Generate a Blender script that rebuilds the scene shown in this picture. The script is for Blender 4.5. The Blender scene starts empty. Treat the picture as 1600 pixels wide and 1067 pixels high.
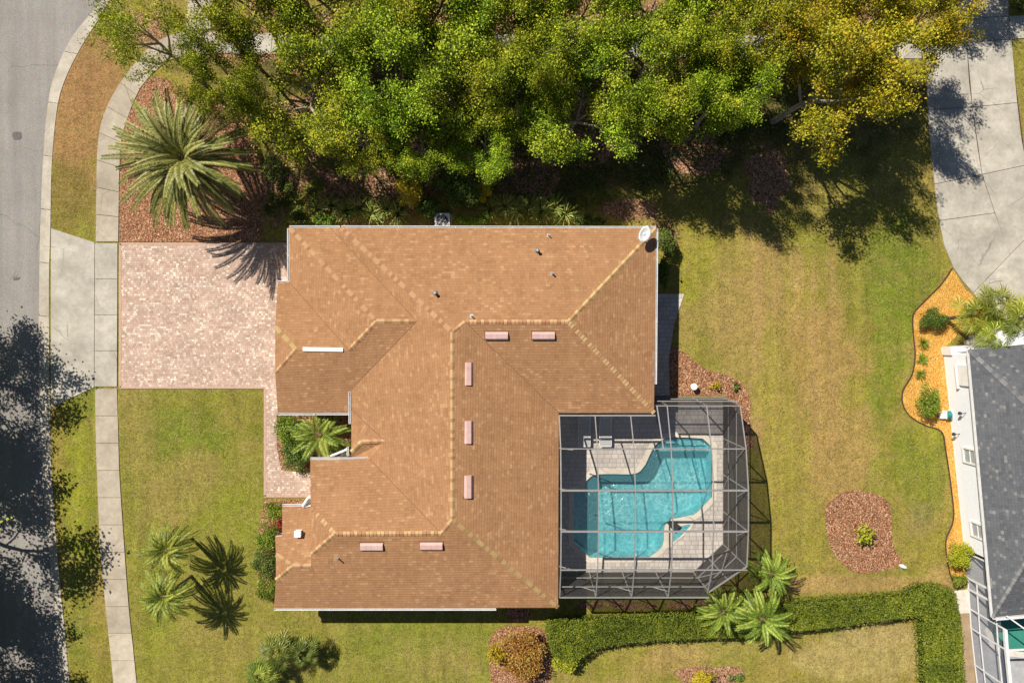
import bpy, bmesh, math, random
import numpy as np
from mathutils import Vector, Matrix, geometry
random.seed(7); RNG = np.random.default_rng(11)
R = math.radians; PI = math.pi
S = bpy.context.scene
COL = S.collection
# ---------------------------------------------------------------- camera, sky, sun
H = 41.0; PPM = 26.0; CX = 800.0; CY = 533.5
cd = bpy.data.cameras.new('camera'); cam = bpy.data.objects.new('camera', cd); COL.objects.link(cam)
cam.location = (0, 0, H); cam.rotation_euler = (0, 0, 0)
cd.sensor_width = 36; cd.lens = 18.0 / ((800 / PPM) / H); cd.clip_end = 3000; S.camera = cam
S.render.resolution_x = 1024; S.render.resolution_y = 682
wd = bpy.data.worlds.new('World'); S.world = wd; wd.use_nodes = True
wn = wd.node_tree.nodes; bg = wn['Background']
sk = wn.new('ShaderNodeTexSky'); sk.sky_type = 'NISHITA'; sk.sun_disc = False
sk.sun_elevation = R(47.2); sk.sun_rotation = R(-45); sk.air_density = 0.75; sk.dust_density = 0.4
wd.node_tree.links.new(sk.outputs[0], bg.inputs[0]); bg.inputs[1].default_value = 0.05
sl = bpy.data.lights.new('sun', 'SUN'); sun = bpy.data.objects.new('sun', sl); COL.objects.link(sun)
sl.energy = 4.9; sl.angle = R(0.5); sl.color = (1.0, 0.93, 0.82)
sun.rotation_euler = Vector((0.655, -0.655, -1)).to_track_quat('-Z', 'Y').to_euler(); sun.location = (-20, 20, 35)
S.view_settings.view_transform = 'Standard'; S.view_settings.look = 'None'
S.view_settings.exposure = 0.5; S.view_settings.gamma = 1.0
S.cycles.max_bounces = 6; S.cycles.transparent_max_bounces = 16

# ---------------------------------------------------------------- helpers
def W(px, py, z=0.0):
    k = (1 - z / H) / PPM
    return Vector(((px - CX) * k, (CY - py) * k, z))
def zo(scale, ox, oy, pts):
    return [(ox + x / scale, oy + y / scale) for x, y in pts]
def tag(o, label=None, cat=None, group=None, kind=None):
    if label: o['label'] = label
    if cat: o['category'] = cat
    if group: o['group'] = group
    if kind: o['kind'] = kind
    return o
def thing(name, loc, label, cat, group=None):
    o = bpy.data.objects.new(name, None); COL.objects.link(o); o.location = loc
    o.empty_display_size = 0.3
    return tag(o, label, cat, group)
def root_loc(o):
    l = Vector(o.location)
    while o.parent: o = o.parent; l += Vector(o.location)
    return l
class MB:
    def __init__(s): s.v = []; s.f = []; s.t = []; s.uv = []
    def add(s, vs, fs, tone=0.5):
        n = len(s.v); s.v += [tuple(v) for v in vs]
        for f in fs: s.f.append(tuple(i + n for i in f)); s.t.append(tone)
        return s
    def box(s, c, d, rz=0, tone=0.5, rot=None):
        m = rot or Matrix.Rotation(rz, 3, 'Z'); c = Vector(c)
        vs = [c + m @ Vector((x * d[0] / 2, y * d[1] / 2, z * d[2] / 2)) for x in (-1, 1) for y in (-1, 1) for z in (-1, 1)]
        return s.add(vs, [(0, 1, 3, 2), (4, 6, 7, 5), (0, 4, 5, 1), (2, 3, 7, 6), (0, 2, 6, 4), (1, 5, 7, 3)], tone)
    def bar(s, p, q, w, h=None, tone=0.5, up=(0, 0, 1)):
        p = Vector(p); q = Vector(q); h = h or w; d = (q - p)
        if d.length < 1e-5: return s
        d = d.normalized(); u = Vector(up)
        if abs(d.dot(u)) > .98: u = Vector((1, 0, 0))
        x = d.cross(u).normalized(); y = x.cross(d)
        vs = [e + x * a * w / 2 + y * b * h / 2 for e in (p, q) for a, b in ((-1, -1), (1, -1), (1, 1), (-1, 1))]
        return s.add(vs, [(3, 2, 1, 0), (4, 5, 6, 7), (0, 1, 5, 4), (1, 2, 6, 5), (2, 3, 7, 6), (3, 0, 4, 7)], tone)
    def tube(s, pts, rad, n=7, cap=True, tone=0.5):
        pts = [Vector(p) for p in pts]; rings = []; vs = []; ref = Vector((0.31, 0.17, 0.93)).normalized()
        for i, p in enumerate(pts):
            d = (pts[min(i + 1, len(pts) - 1)] - pts[max(i - 1, 0)]).normalized()
            u = ref if abs(d.dot(ref)) < .95 else Vector((1, 0, 0))
            x = d.cross(u).normalized(); y = d.cross(x); r = rad[i] if hasattr(rad, '__len__') else rad
            vs += [p + x * math.cos(2 * PI * k / n) * r + y * math.sin(2 * PI * k / n) * r for k in range(n)]
        fs = [(i * n + k, i * n + (k + 1) % n, (i + 1) * n + (k + 1) % n, (i + 1) * n + k) for i in range(len(pts) - 1) for k in range(n)]
        if cap: fs += [tuple(range(n))[::-1], tuple(range((len(pts) - 1) * n, len(pts) * n))]
        return s.add(vs, fs, tone)
    def lathe(s, c, prof, n=20, tone=0.5):
        c = Vector(c); vs = [c + Vector((r * math.cos(2 * PI * k / n), r * math.sin(2 * PI * k / n), z)) for r, z in prof for k in range(n)]
        fs = [(i * n + k, i * n + (k + 1) % n, (i + 1) * n + (k + 1) % n, (i + 1) * n + k) for i in range(len(prof) - 1) for k in range(n)]
        fs += [tuple(range(n))[::-1], tuple(range((len(prof) - 1) * n, len(prof) * n))]
        return s.add(vs, fs, tone)
    def prism(s, poly, z0, z1, tone=0.5, holes=()):
        """poly and holes: lists of (x, y) in metres"""
        loops = [list(poly)] + [list(h) for h in holes]
        tri = geometry.tessellate_polygon([[Vector((x, y, 0)) for x, y in l] for l in loops])
        flat = [p for l in loops for p in l]; n = len(flat)
        vs = [(x, y, z1) for x, y in flat]; fs = []
        for t in tri:
            a, b, c = [Vector((*flat[i], 0)) for i in t]
            fs.append(tuple(t) if (b - a).cross(c - a).z > 0 else tuple(t[::-1]))
        if z0 is not None:
            vs += [(x, y, z0) for x, y in flat]; o = 0
            for l in loops:
                m = len(l)
                for k in range(m): fs.append((o + k, o + (k + 1) % m, n + o + (k + 1) % m, n + o + k)[::-1])
                o += m
        return s.add(vs, fs, tone)
def mesh_from(name, mb, mats, origin=Vector((0, 0, 0)), smooth=False):
    me = bpy.data.meshes.new(name)
    o = Vector(origin); me.from_pydata([(v[0] - o.x, v[1] - o.y, v[2] - o.z) for v in mb.v], [], mb.f)
    for m in (mats if isinstance(mats, (list, tuple)) else [mats]): me.materials.append(m)
    a = me.attributes.new('tone', 'FLOAT', 'FACE'); a.data.foreach_set('value', mb.t)
    if mb.uv:
        u = me.uv_layers.new(name='UVMap'); u.data.foreach_set('uv', [c for f in mb.uv for p in f for c in p])
    if smooth: me.polygons.foreach_set('use_smooth', [True] * len(me.polygons))
    me.update(); return me
def obj(name, mb, mat, parent=None, label=None, cat=None, group=None, kind=None, loc=None, smooth=False, fixn=False):
    org = root_loc(parent) if parent else Vector(loc or (0, 0, 0))
    me = mesh_from(name, mb, mat, org, smooth)
    if fixn:
        bm = bmesh.new(); bm.from_mesh(me); bmesh.ops.recalc_face_normals(bm, faces=bm.faces); bm.to_mesh(me); bm.free()
    o = bpy.data.objects.new(name, me); COL.objects.link(o)
    if parent: o.parent = parent
    elif loc: o.location = loc
    return tag(o, label, cat, group, kind)
def dup(root, loc=None, rz=None, label=None, scale=None, mats=None):
    r = root.copy(); COL.objects.link(r)
    if loc is not None: r.location = loc
    if rz is not None: r.rotation_euler = (0, 0, rz)
    if scale is not None: r.scale = scale
    if label: r['label'] = label
    for ch in root.children:
        c = ch.copy(); COL.objects.link(c); c.parent = r
        for g in ch.children:
            d = g.copy(); COL.objects.link(d); d.parent = c
    return r
def bevel(o, w=0.01, seg=2):
    m = o.modifiers.new('bevel', 'BEVEL'); m.width = w; m.segments = seg; m.limit_method = 'ANGLE'; return o
def pip(P, X, Y):
    ins = np.zeros(X.shape, bool); n = len(P)
    for i in range(n):
        x1, y1 = P[i]; x2, y2 = P[(i + 1) % n]
        if y1 == y2: continue
        c = ((y1 > Y) != (y2 > Y)) & (X < (x2 - x1) * (Y - y1) / (y2 - y1) + x1); ins ^= c
    return ins
def xy(pts, z=0): return [tuple(W(x, y, z))[:2] for x, y in pts]
def smoothpoly(pts, n=6, closed=True):
    P = [Vector(p[:2]) for p in pts]; out = []; N = len(P)
    for i in range(N if closed else N - 1):
        p0 = P[(i - 1) % N] if closed or i > 0 else P[i]; p1 = P[i]; p2 = P[(i + 1) % N]
        p3 = P[(i + 2) % N] if closed or i + 2 < N else P[(i + 1) % N]
        for k in range(n):
            t = k / n
            out.append(tuple(0.5 * (2 * p1 + (p2 - p0) * t + (2 * p0 - 5 * p1 + 4 * p2 - p3) * t * t + (3 * p1 - p0 - 3 * p2 + p3) * t ** 3)))
    if not closed: out.append(tuple(P[-1]))
    return out
def offset(poly, d):
    """offset a closed polygon (x, y) by d (positive = outward for a ccw loop)"""
    A = sum(poly[i][0] * poly[(i + 1) % len(poly)][1] - poly[(i + 1) % len(poly)][0] * poly[i][1] for i in range(len(poly)))
    sg = 1 if A > 0 else -1; out = []; n = len(poly)
    for i in range(n):
        p = Vector(poly[i]); a = (p - Vector(poly[i - 1])).normalized(); b = (Vector(poly[(i + 1) % n]) - p).normalized()
        na = Vector((a.y, -a.x)) * sg; nb = Vector((b.y, -b.x)) * sg; m = (na + nb)
        if m.length < 1e-4: m = na
        m.normalize(); k = d / max(0.35, m.dot(na)); out.append(tuple(p + m * k))
    return out

# ---------------------------------------------------------------- materials
def mat(name, base=(.5, .5, .5), rough=.7, spec=.3, metal=0.0):
    m = bpy.data.materials.new(name); m.use_nodes = True; b = m.node_tree.nodes['Principled BSDF']
    b.inputs['Base Color'].default_value = (*base, 1); b.inputs['Roughness'].default_value = rough
    b.inputs['Specular IOR Level'].default_value = spec; b.inputs['Metallic'].default_value = metal
    return m
class G:
    def __init__(s, m): s.m = m; s.t = m.node_tree; s.b = s.t.nodes.get('Principled BSDF')
    def n(s, ty, ins=None, **kw):
        nd = s.t.nodes.new('ShaderNode' + ty)
        for k, v in kw.items(): setattr(nd, k, v)
        for k, v in (ins or {}).items():
            if hasattr(v, 'is_output'): s.t.links.new(v, nd.inputs[k])
            elif isinstance(v, tuple) and len(v) == 3 and nd.inputs[k].type == 'RGBA': nd.inputs[k].default_value = (*v, 1)
            else: nd.inputs[k].default_value = v
        return nd
    def link(s, a, b): s.t.links.new(a, b)
    def pos(s): return s.n('NewGeometry').outputs['Position']
    def noise(s, vec, scale, detail=3, rough=.6): return s.n('TexNoise', {'Vector': vec, 'Scale': scale, 'Detail': detail, 'Roughness': rough}).outputs[0]
    def ramp(s, fac, stops, interp='LINEAR'):
        r = s.n('ValToRGB', {'Fac': fac}); e = r.color_ramp.elements; r.color_ramp.interpolation = interp
        while len(e) < len(stops): e.new(0.5)
        for i, (p, c) in enumerate(stops): e[i].position = p; e[i].color = (*c, 1) if isinstance(c, tuple) else (c, c, c, 1)
        return r.outputs[0]
    def mix(s, fac, a, b, mode='MIX'):
        nd = s.t.nodes.new('ShaderNodeMix'); nd.data_type = 'RGBA'; nd.blend_type = mode
        for i, v in ((0, fac), (6, a), (7, b)):
            if hasattr(v, 'is_output'): s.t.links.new(v, nd.inputs[i])
            else: nd.inputs[i].default_value = (*v, 1) if isinstance(v, tuple) else v
        return nd.outputs[2]
    def math(s, op, a, b=0.0, c=None):
        nd = s.t.nodes.new('ShaderNodeMath'); nd.operation = op
        for i, v in enumerate((a, b) if c is None else (a, b, c)):
            if hasattr(v, 'is_output'): s.t.links.new(v, nd.inputs[i])
            else: nd.inputs[i].default_value = v
        return nd.outputs[0]
    def bump(s, h, strength=.5, dist=.02):
        return s.n('Bump', {'Height': h, 'Strength': strength, 'Distance': dist}).outputs[0]
    def out(s, col=None, nrm=None, rough=None):
        if col is not None: s.link(col, s.b.inputs['Base Color'])
        if nrm is not None: s.link(nrm, s.b.inputs['Normal'])
        if rough is not None: s.link(rough, s.b.inputs['Roughness'])
        return s.m
def attr(g, name): return g.n('Attribute', attribute_name=name)

def m_asphalt():
    g = G(mat('asphalt', rough=.9, spec=.2)); p = g.pos()
    big = g.noise(p, .25, 4); fine = g.noise(p, 30, 2, .8); vf = g.n('TexVoronoi', {'Vector': p, 'Scale': 45.0}).outputs['Color']
    st = g.n('Mapping', {'Vector': p, 'Scale': (1.1, .06, 1)}).outputs[0]; streak = g.noise(st, 1.6, 4)
    c = g.ramp(fine, [(.25, (.16, .148, .138)), (.75, (.34, .318, .293))])
    c = g.mix(.45, c, g.mix(.6, c, vf, 'OVERLAY')); c = g.mix(.4, c, g.ramp(big, [(.35, .38), (.65, .62)]), 'OVERLAY')
    c = g.mix(.35, c, g.ramp(streak, [(.38, .4), (.62, .6)]), 'OVERLAY')
    wv = g.mix(.5, p, g.n('TexNoise', {'Vector': p, 'Scale': 1.2, 'Detail': 4.0}).outputs[1], 'ADD')
    vo = g.n('TexVoronoi', {'Vector': wv, 'Scale': .22}, feature='DISTANCE_TO_EDGE').outputs['Distance']
    c = g.mix(g.math('MULTIPLY', g.ramp(vo, [(0.0, 1.0), (.006, 0.0)]), g.ramp(g.noise(p, .3, 2), [(.45, 0.0), (.55, .6)])), c, (.07, .065, .06))
    c = g.mix(g.ramp(g.noise(p, 1.3, 5, .7), [(.62, 0.0), (.74, .35)]), c, (.14, .125, .11))
    return g.out(c, g.bump(fine, .5, .01))
def m_concrete(name, a, b, warm=(.36, .3, .2)):
    g = G(mat(name, rough=.85, spec=.2)); p = g.pos()
    big = g.noise(p, .6, 6, .65); mid = g.noise(p, 5, 5, .7); fine = g.noise(p, 50, 2, .7); tn = attr(g, 'tone').outputs['Fac']
    c = g.mix(g.ramp(big, [(.36, 0.0), (.64, 1.0)]), a, b); c = g.mix(g.ramp(mid, [(.52, 0.0), (.72, .55)]), c, warm)
    c = g.mix(.5, c, g.ramp(fine, [(.3, .42), (.7, .58)]), 'OVERLAY')
    m2 = g.noise(p, 2.2, 8, .75); c = g.mix(.6, c, g.ramp(m2, [(.4, .43), (.62, .58)]), 'OVERLAY')
    c = g.mix(.8, c, g.ramp(tn, [(0, .35), (1, .65)]), 'OVERLAY')
    vo = g.n('TexVoronoi', {'Vector': g.mix(.12, p, g.n('TexNoise', {'Vector': p, 'Scale': 2.0}).outputs[1], 'ADD'), 'Scale': .33}, feature='DISTANCE_TO_EDGE').outputs['Distance']
    ck = g.math('MULTIPLY', g.ramp(vo, [(0.0, 1.0), (.006, 0.0)]), g.ramp(g.noise(p, .5, 2), [(.5, 0.0), (.6, .7)]))
    c = g.mix(ck, c, (.1, .085, .06))
    return g.out(c, g.bump(fine, .3, .005))
def m_paver(name, cols, bw=.2, bh=.15, gap=(.25, .19, .15), hi=None):
    g = G(mat(name, rough=.85, spec=.2)); p = g.pos()
    # random tone per paver: snap the position to the running bond of the joints
    sp = g.n('SeparateXYZ', {'Vector': p}); row = g.math('FLOOR', g.math('DIVIDE', sp.outputs[1], bh))
    off = g.math('MULTIPLY', g.math('MODULO', g.math('ABSOLUTE', row), 2.0), .5)
    # courses swap between squares and rectangles
    rw = g.n('TexWhiteNoise', {'W': row}, noise_dimensions='1D').outputs[0]
    bwv = g.math('MULTIPLY_ADD', g.math('ROUND', rw), bw * .45, bw * .75)
    u = g.math('ADD', g.math('DIVIDE', sp.outputs[0], bwv), g.math('MULTIPLY', rw, 7.3)); col = g.math('FLOOR', u)
    cell = g.n('CombineXYZ', {'X': col, 'Y': row, 'Z': 0.0}).outputs[0]
    wn_ = g.n('TexWhiteNoise', {'Vector': cell}, noise_dimensions='3D').outputs[0]
    c = g.ramp(wn_, [(i / (len(cols) - 1), x) for i, x in enumerate(cols)])
    fu = g.math('FRACT', u); fv = g.math('FRACT', g.math('DIVIDE', sp.outputs[1], bh))
    e1 = g.math('MINIMUM', fu, g.math('SUBTRACT', 1.0, fu)); e2 = g.math('MINIMUM', fv, g.math('SUBTRACT', 1.0, fv))
    e = g.math('MINIMUM', g.math('MULTIPLY', e1, bw / bh), e2)
    joint = g.ramp(e, [(.03, 1.0), (.1, 0.0)])
    c = g.mix(g.math('MULTIPLY', joint, .75), c, gap)
    c = g.mix(.55, c, g.ramp(g.noise(p, .8, 5), [(.35, .42), (.65, .6)]), 'OVERLAY')
    c = g.mix(.4, c, g.ramp(g.noise(p, 60, 2), [(.3, .4), (.7, .6)]), 'OVERLAY')
    return g.out(c, g.bump(g.ramp(e, [(0.0, 0.0), (.12, 1.0)]), .5, .006))
def mulch_color(g, p, cols, scale=16.0):
    q = g.mix(.04, p, g.n('TexNoise', {'Vector': p, 'Scale': 9.0}).outputs[1], 'ADD')
    v1 = g.n('TexVoronoi', {'Vector': g.n('Mapping', {'Vector': q, 'Scale': (1, 1.9, 1), 'Rotation': (0, 0, .6)}).outputs[0], 'Scale': scale})
    v2 = g.n('TexVoronoi', {'Vector': g.n('Mapping', {'Vector': q, 'Scale': (1.8, .9, 1), 'Rotation': (0, 0, 1.1)}).outputs[0], 'Scale': scale * .8})
    r1 = g.n('SeparateColor', {'Color': v1.outputs['Color']}).outputs[0]; r2 = g.n('SeparateColor', {'Color': v2.outputs['Color']}).outputs[1]
    k = g.mix(g.ramp(g.n('SeparateColor', {'Color': v2.outputs['Color']}).outputs[2], [(.45, 0.0), (.55, 1.0)], 'LINEAR'), r1, r2)
    c = g.ramp(k, [(i / (len(cols) - 1), x) for i, x in enumerate(cols)])
    h = g.math('ADD', k, g.math('MULTIPLY', v1.outputs['Distance'], -.8))
    return c, h
def m_mulch(name, cols, scale=16.0):
    g = G(mat(name, rough=.95, spec=.1)); p = g.pos(); c, h = mulch_color(g, p, cols, scale)
    c = g.mix(.5, c, g.ramp(g.noise(p, 1.2, 4), [(.35, .4), (.65, .6)]), 'OVERLAY')
    return g.out(c, g.bump(h, .9, .04))
LITTER = [(.05, .025, .015), (.2, .09, .05), (.32, .16, .09), (.42, .23, .13), (.6, .42, .28)]
def m_lawn():
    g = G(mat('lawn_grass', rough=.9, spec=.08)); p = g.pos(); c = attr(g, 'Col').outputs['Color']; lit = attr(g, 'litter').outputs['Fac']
    fine = g.noise(p, 26, 3, .75); mid = g.noise(p, 5, 5, .7); big = g.noise(p, .9, 5, .65)
    c = g.mix(.9, c, g.ramp(fine, [(.28, .18), (.5, .5), (.72, .8)]), 'OVERLAY')
    c = g.mix(.7, c, g.ramp(mid, [(.32, .28), (.68, .68)]), 'OVERLAY')
    clump = g.n('TexVoronoi', {'Vector': g.mix(.25, p, g.n('TexNoise', {'Vector': p, 'Scale': 3.0, 'Detail': 4.0}).outputs[1], 'ADD'), 'Scale': 2.3}); c = g.mix(.4, c, g.ramp(g.n('SeparateColor', {'Color': clump.outputs['Color']}).outputs[0], [(.1, .36), (.9, .62)]), 'OVERLAY')
    c = g.mix(.5, c, g.ramp(g.noise(g.n('Mapping', {'Vector': p, 'Scale': (1.9, .12, 1), 'Rotation': (0, 0, .03)}).outputs[0], .9, 3), [(.38, .4), (.62, .6)]), 'OVERLAY')
    c = g.mix(g.ramp(big, [(.45, 0.0), (.7, .35)]), c, (.36, .25, .09))
    c = g.mix(g.ramp(g.noise(p, 3.1, 4, .7), [(.56, 0.0), (.7, .35)]), c, (.14, .19, .022))
    # straw blades and dead bits
    v = g.n('TexVoronoi', {'Vector': p, 'Scale': 18.0}); vr = g.n('SeparateColor', {'Color': v.outputs['Color']})
    c = g.mix(g.ramp(vr.outputs[0], [(.9, 0.0), (.93, .55)]), c, (.38, .3, .15))
    c = g.mix(g.ramp(vr.outputs[1], [(.86, 0.0), (.9, .5)]), c, (.05, .06, .012))
    v3 = g.n('TexVoronoi', {'Vector': p, 'Scale': 3.2, 'Randomness': 1.0}); c = g.mix(g.math('MULTIPLY', g.ramp(v3.outputs['Distance'], [(.09, 1.0), (.13, 0.0)]), g.ramp(g.n('SeparateColor', {'Color': v3.outputs['Color']}).outputs[0], [(.6, 0.0), (.7, .6)])), c, (.34, .24, .12))
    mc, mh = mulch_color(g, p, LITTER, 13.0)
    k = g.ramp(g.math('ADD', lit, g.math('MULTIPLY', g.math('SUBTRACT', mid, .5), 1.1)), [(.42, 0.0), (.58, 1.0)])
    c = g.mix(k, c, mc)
    h = g.math('ADD', fine, g.math('MULTIPLY', g.noise(p, 11, 3), .7))
    return g.out(c, g.bump(h, .9, .06))
def m_shingle(name, cols, rh=.15, tw=.24, line=.52):
    g = G(mat(name, rough=.95, spec=.08)); uv = g.n('UVMap', uv_map='UVMap').outputs[0]; p = g.pos()
    sp = g.n('SeparateXYZ', {'Vector': uv}); vv = g.math('DIVIDE', sp.outputs[1], rh); row = g.math('FLOOR', vv); fv = g.math('FRACT', vv)
    rw = g.n('TexWhiteNoise', {'W': row}, noise_dimensions='1D').outputs[0]
    u = g.math('ADD', g.math('DIVIDE', sp.outputs[0], tw), g.math('MULTIPLY', rw, 9.1)); cell = g.n('CombineXYZ', {'X': g.math('FLOOR', u), 'Y': row, 'Z': 0.0}).outputs[0]
    w = g.n('TexWhiteNoise', {'Vector': cell}, noise_dimensions='3D').outputs[0]
    c = g.ramp(w, [(0, cols[0]), (.3, cols[1]), (.7, cols[1]), (.9, cols[2]), (1, cols[3])])
    fu = g.math('FRACT', u); eu = g.math('MINIMUM', fu, g.math('SUBTRACT', 1.0, fu))
    c = g.mix(g.math('MULTIPLY', g.ramp(fv, [(.0, 1.0), (.16, 0.0)]), line), c, tuple(x * .35 for x in cols[0]))
    c = g.mix(g.math('MULTIPLY', g.ramp(eu, [(.0, 1.0), (.05, 0.0)]), .35), c, tuple(x * .5 for x in cols[0]))
    c = g.mix(.35, c, g.ramp(g.noise(p, .5, 5, .65), [(.35, .41), (.65, .6)]), 'OVERLAY')
    c = g.mix(.3, c, g.ramp(g.noise(p, 45, 2, .8), [(.3, .38), (.7, .62)]), 'OVERLAY')
    ms = g.n('Mapping', {'Vector': uv, 'Scale': (2.2, .25, 1)}).outputs[0]
    c = g.mix(.22, c, g.ramp(g.noise(ms, 1.2, 4), [(.38, .4), (.62, .58)]), 'OVERLAY')
    h = g.math('SUBTRACT', g.math('SUBTRACT', 1.0, fv), g.math('MULTIPLY', g.math('LESS_THAN', eu, .03), .5))
    h = g.math('ADD', h, g.math('MULTIPLY', w, .5))
    return g.out(c, g.bump(h, .55, .012))
def m_leaf(name, cols, trans=.22, rough=.55, var=.25, mixc=None):
    m = mat(name, rough=rough, spec=.25); g = G(m); tn = attr(g, 'tone').outputs['Fac']
    c = g.ramp(tn, [(i / (len(cols) - 1), x) for i, x in enumerate(cols)])
    if mixc: c = g.mix(g.ramp(g.noise(g.pos(), .42, 3), [(.46, 0.0), (.64, .6)]), c, g.ramp(tn, [(i / (len(mixc) - 1), x) for i, x in enumerate(mixc)]))
    oi = g.n('ObjectInfo').outputs['Random']
    hs = g.n('HueSaturation', {'Color': c, 'Hue': g.math('MULTIPLY_ADD', oi, .03, .485), 'Value': g.math('MULTIPLY_ADD', oi, var, 1 - var / 2)}).outputs[0]
    g.link(hs, g.b.inputs['Base Color'])
    tr = g.n('BsdfTranslucent', {'Color': g.mix(.5, hs, (1.0, .95, .3), 'MULTIPLY')}); mx = g.n('MixShader', {'Fac': trans})
    g.link(g.b.outputs[0], mx.inputs[1]); g.link(tr.outputs[0], mx.inputs[2])
    g.link(mx.outputs[0], g.t.nodes['Material Output'].inputs['Surface']); return m
def m_noisy(name, a, b, scale=8.0, rough=.8, spec=.2, metal=0, bump=.2):
    g = G(mat(name, rough=rough, spec=spec, metal=metal)); p = g.n('TexCoord').outputs['Object']
    n = g.noise(p, scale, 5, .65); c = g.ramp(n, [(.3, a), (.7, b)]); return g.out(c, g.bump(g.noise(p, scale * 6, 2), bump, .01))
def m_screen(name, cover, col):
    m = mat(name, rough=.6, spec=.1); g = G(m); p = g.pos()
    b = g.b; b.inputs['Base Color'].default_value = (*col, 1)
    tr = g.n('BsdfTransparent'); mx = g.n('MixShader', {'Fac': g.ramp(g.noise(p, .7, 3), [(.3, cover - .03), (.7, cover + .03)])})
    g.link(tr.outputs[0], mx.inputs[1]); g.link(b.outputs[0], mx.inputs[2]); g.link(mx.outputs[0], g.t.nodes['Material Output'].inputs['Surface'])
    return m
def m_water():
    m = mat('pool_water', rough=.04, spec=.5); g = G(m); p = g.pos()
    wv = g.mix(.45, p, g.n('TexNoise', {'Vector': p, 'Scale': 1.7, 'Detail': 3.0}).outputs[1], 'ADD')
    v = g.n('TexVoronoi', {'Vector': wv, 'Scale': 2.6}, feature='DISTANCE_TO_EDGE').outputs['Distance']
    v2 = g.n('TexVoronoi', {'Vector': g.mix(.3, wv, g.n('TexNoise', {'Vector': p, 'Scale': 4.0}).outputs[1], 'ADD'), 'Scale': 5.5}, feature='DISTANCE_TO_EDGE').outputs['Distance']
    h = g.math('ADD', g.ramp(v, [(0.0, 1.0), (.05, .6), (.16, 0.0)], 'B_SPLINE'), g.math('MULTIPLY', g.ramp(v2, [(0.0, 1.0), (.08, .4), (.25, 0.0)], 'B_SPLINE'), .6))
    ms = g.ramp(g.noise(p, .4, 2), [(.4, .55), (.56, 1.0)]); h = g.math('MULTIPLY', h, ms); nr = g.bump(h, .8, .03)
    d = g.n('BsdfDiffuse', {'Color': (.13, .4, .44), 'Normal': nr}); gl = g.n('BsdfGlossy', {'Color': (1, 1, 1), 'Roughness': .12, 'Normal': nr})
    tr = g.n('BsdfTransparent', {'Color': g.mix(h, (.37, .66, .7), (1.0, 1.0, 1.0))})  # bright caustic net painted into the tint, patterning light on the pool floor
    m1 = g.n('MixShader', {'Fac': .25}); g.link(tr.outputs[0], m1.inputs[1]); g.link(d.outputs[0], m1.inputs[2])
    m2 = g.n('MixShader', {'Fac': .03}); g.link(m1.outputs[0], m2.inputs[1]); g.link(gl.outputs[0], m2.inputs[2])
    g.link(m2.outputs[0], g.t.nodes['Material Output'].inputs['Surface']); return m
M = {}
M['asphalt'] = m_asphalt()
M['kerb'] = m_concrete('kerb_concrete', (.36, .32, .26), (.47, .43, .36))
M['walk'] = m_concrete('sidewalk_concrete', (.33, .28, .215), (.43, .38, .3))
M['apron'] = m_concrete('driveway_concrete', (.32, .3, .255), (.47, .44, .375))
M['paver'] = m_paver('pink_pavers', [(.38, .25, .19), (.43, .295, .23), (.455, .32, .25), (.475, .34, .27), (.5, .37, .295), (.54, .42, .335), (.68, .58, .48)], .165, .13)
M['deck'] = m_paver('deck_pavers', [(.42, .38, .34), (.47, .425, .385), (.49, .445, .405), (.51, .465, .42), (.56, .51, .455)], .34, .26, (.26, .22, .19))
M['mulch'] = m_mulch('brown_mulch', [(.06, .025, .012), (.24, .1, .048), (.34, .155, .08), (.42, .22, .12), (.66, .47, .31)])
M['mulch_orange'] = m_mulch('orange_mulch', [(.38, .16, .025), (.62, .31, .055), (.7, .37, .07), (.76, .43, .11), (.85, .56, .22)], 20.0)
M['lawn'] = m_lawn()
M['shingle'] = m_shingle('tan_shingles', [(.3, .155, .075), (.34, .182, .091), (.362, .2, .102), (.41, .242, .13)])
M['cap'] = m_leaf('ridge_cap_shingle', [(.3, .16, .073), (.34, .19, .088), (.44, .285, .135), (.48, .325, .16)], 0.0, .95, 0)
M['shingle_grey'] = m_shingle('grey_shingles', [(.085, .09, .1), (.105, .11, .12), (.125, .128, .134), (.2, .197, .19)], .15, .2, .3)
M['white'] = m_noisy('white_metal', (.6, .6, .6), (.74, .73, .72), 3, .5, .3)
M['whitep'] = m_noisy('white_plastic', (.68, .68, .67), (.8, .79, .77), 4, .5)
M['grey_metal'] = m_noisy('grey_metal', (.3, .3, .31), (.45, .45, .46), 6, .5, .4, .5)
M['cage'] = m_noisy('cage_aluminium', (.21, .205, .2), (.28, .27, .26), 3, .5, .4)
M['dark'] = m_noisy('dark_metal', (.02, .02, .022), (.05, .05, .05), 6, .5)
M['vent'] = m_noisy('faded_pink_metal', (.47, .3, .27), (.58, .4, .36), 2.5, .6)
M['stucco'] = m_noisy('stucco_beige', (.5, .42, .32), (.58, .5, .4), 5, .9)
M['stucco_grey'] = m_noisy('stucco_grey', (.74, .77, .83), (.82, .85, .9), 6, .9)
M['glass'] = m_noisy('window_glass', (.05, .07, .08), (.1, .12, .13), 1, .1, .6)
M['screen'] = m_screen('insect_screen', .12, (.09, .085, .09))
M['screen_wall'] = m_screen('wall_screen', .72, (.055, .05, .053))
M['screen_light'] = m_screen('pale_screen', .3, (.3, .32, .36))
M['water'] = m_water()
M['plaster'] = m_noisy('pool_plaster', (.3, .66, .69), (.37, .74, .77), 2, .8)
M['coping'] = m_concrete('coping_stone', (.56, .5, .41), (.66, .6, .5), (.5, .42, .32))
M['bark'] = m_noisy('grey_bark', (.22, .18, .14), (.46, .41, .34), 7, .95, .1, 0, .6)
M['palm_bark'] = m_noisy('palm_bark', (.12, .08, .05), (.25, .18, .11), 12, .95, .1, 0, .8)
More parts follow.
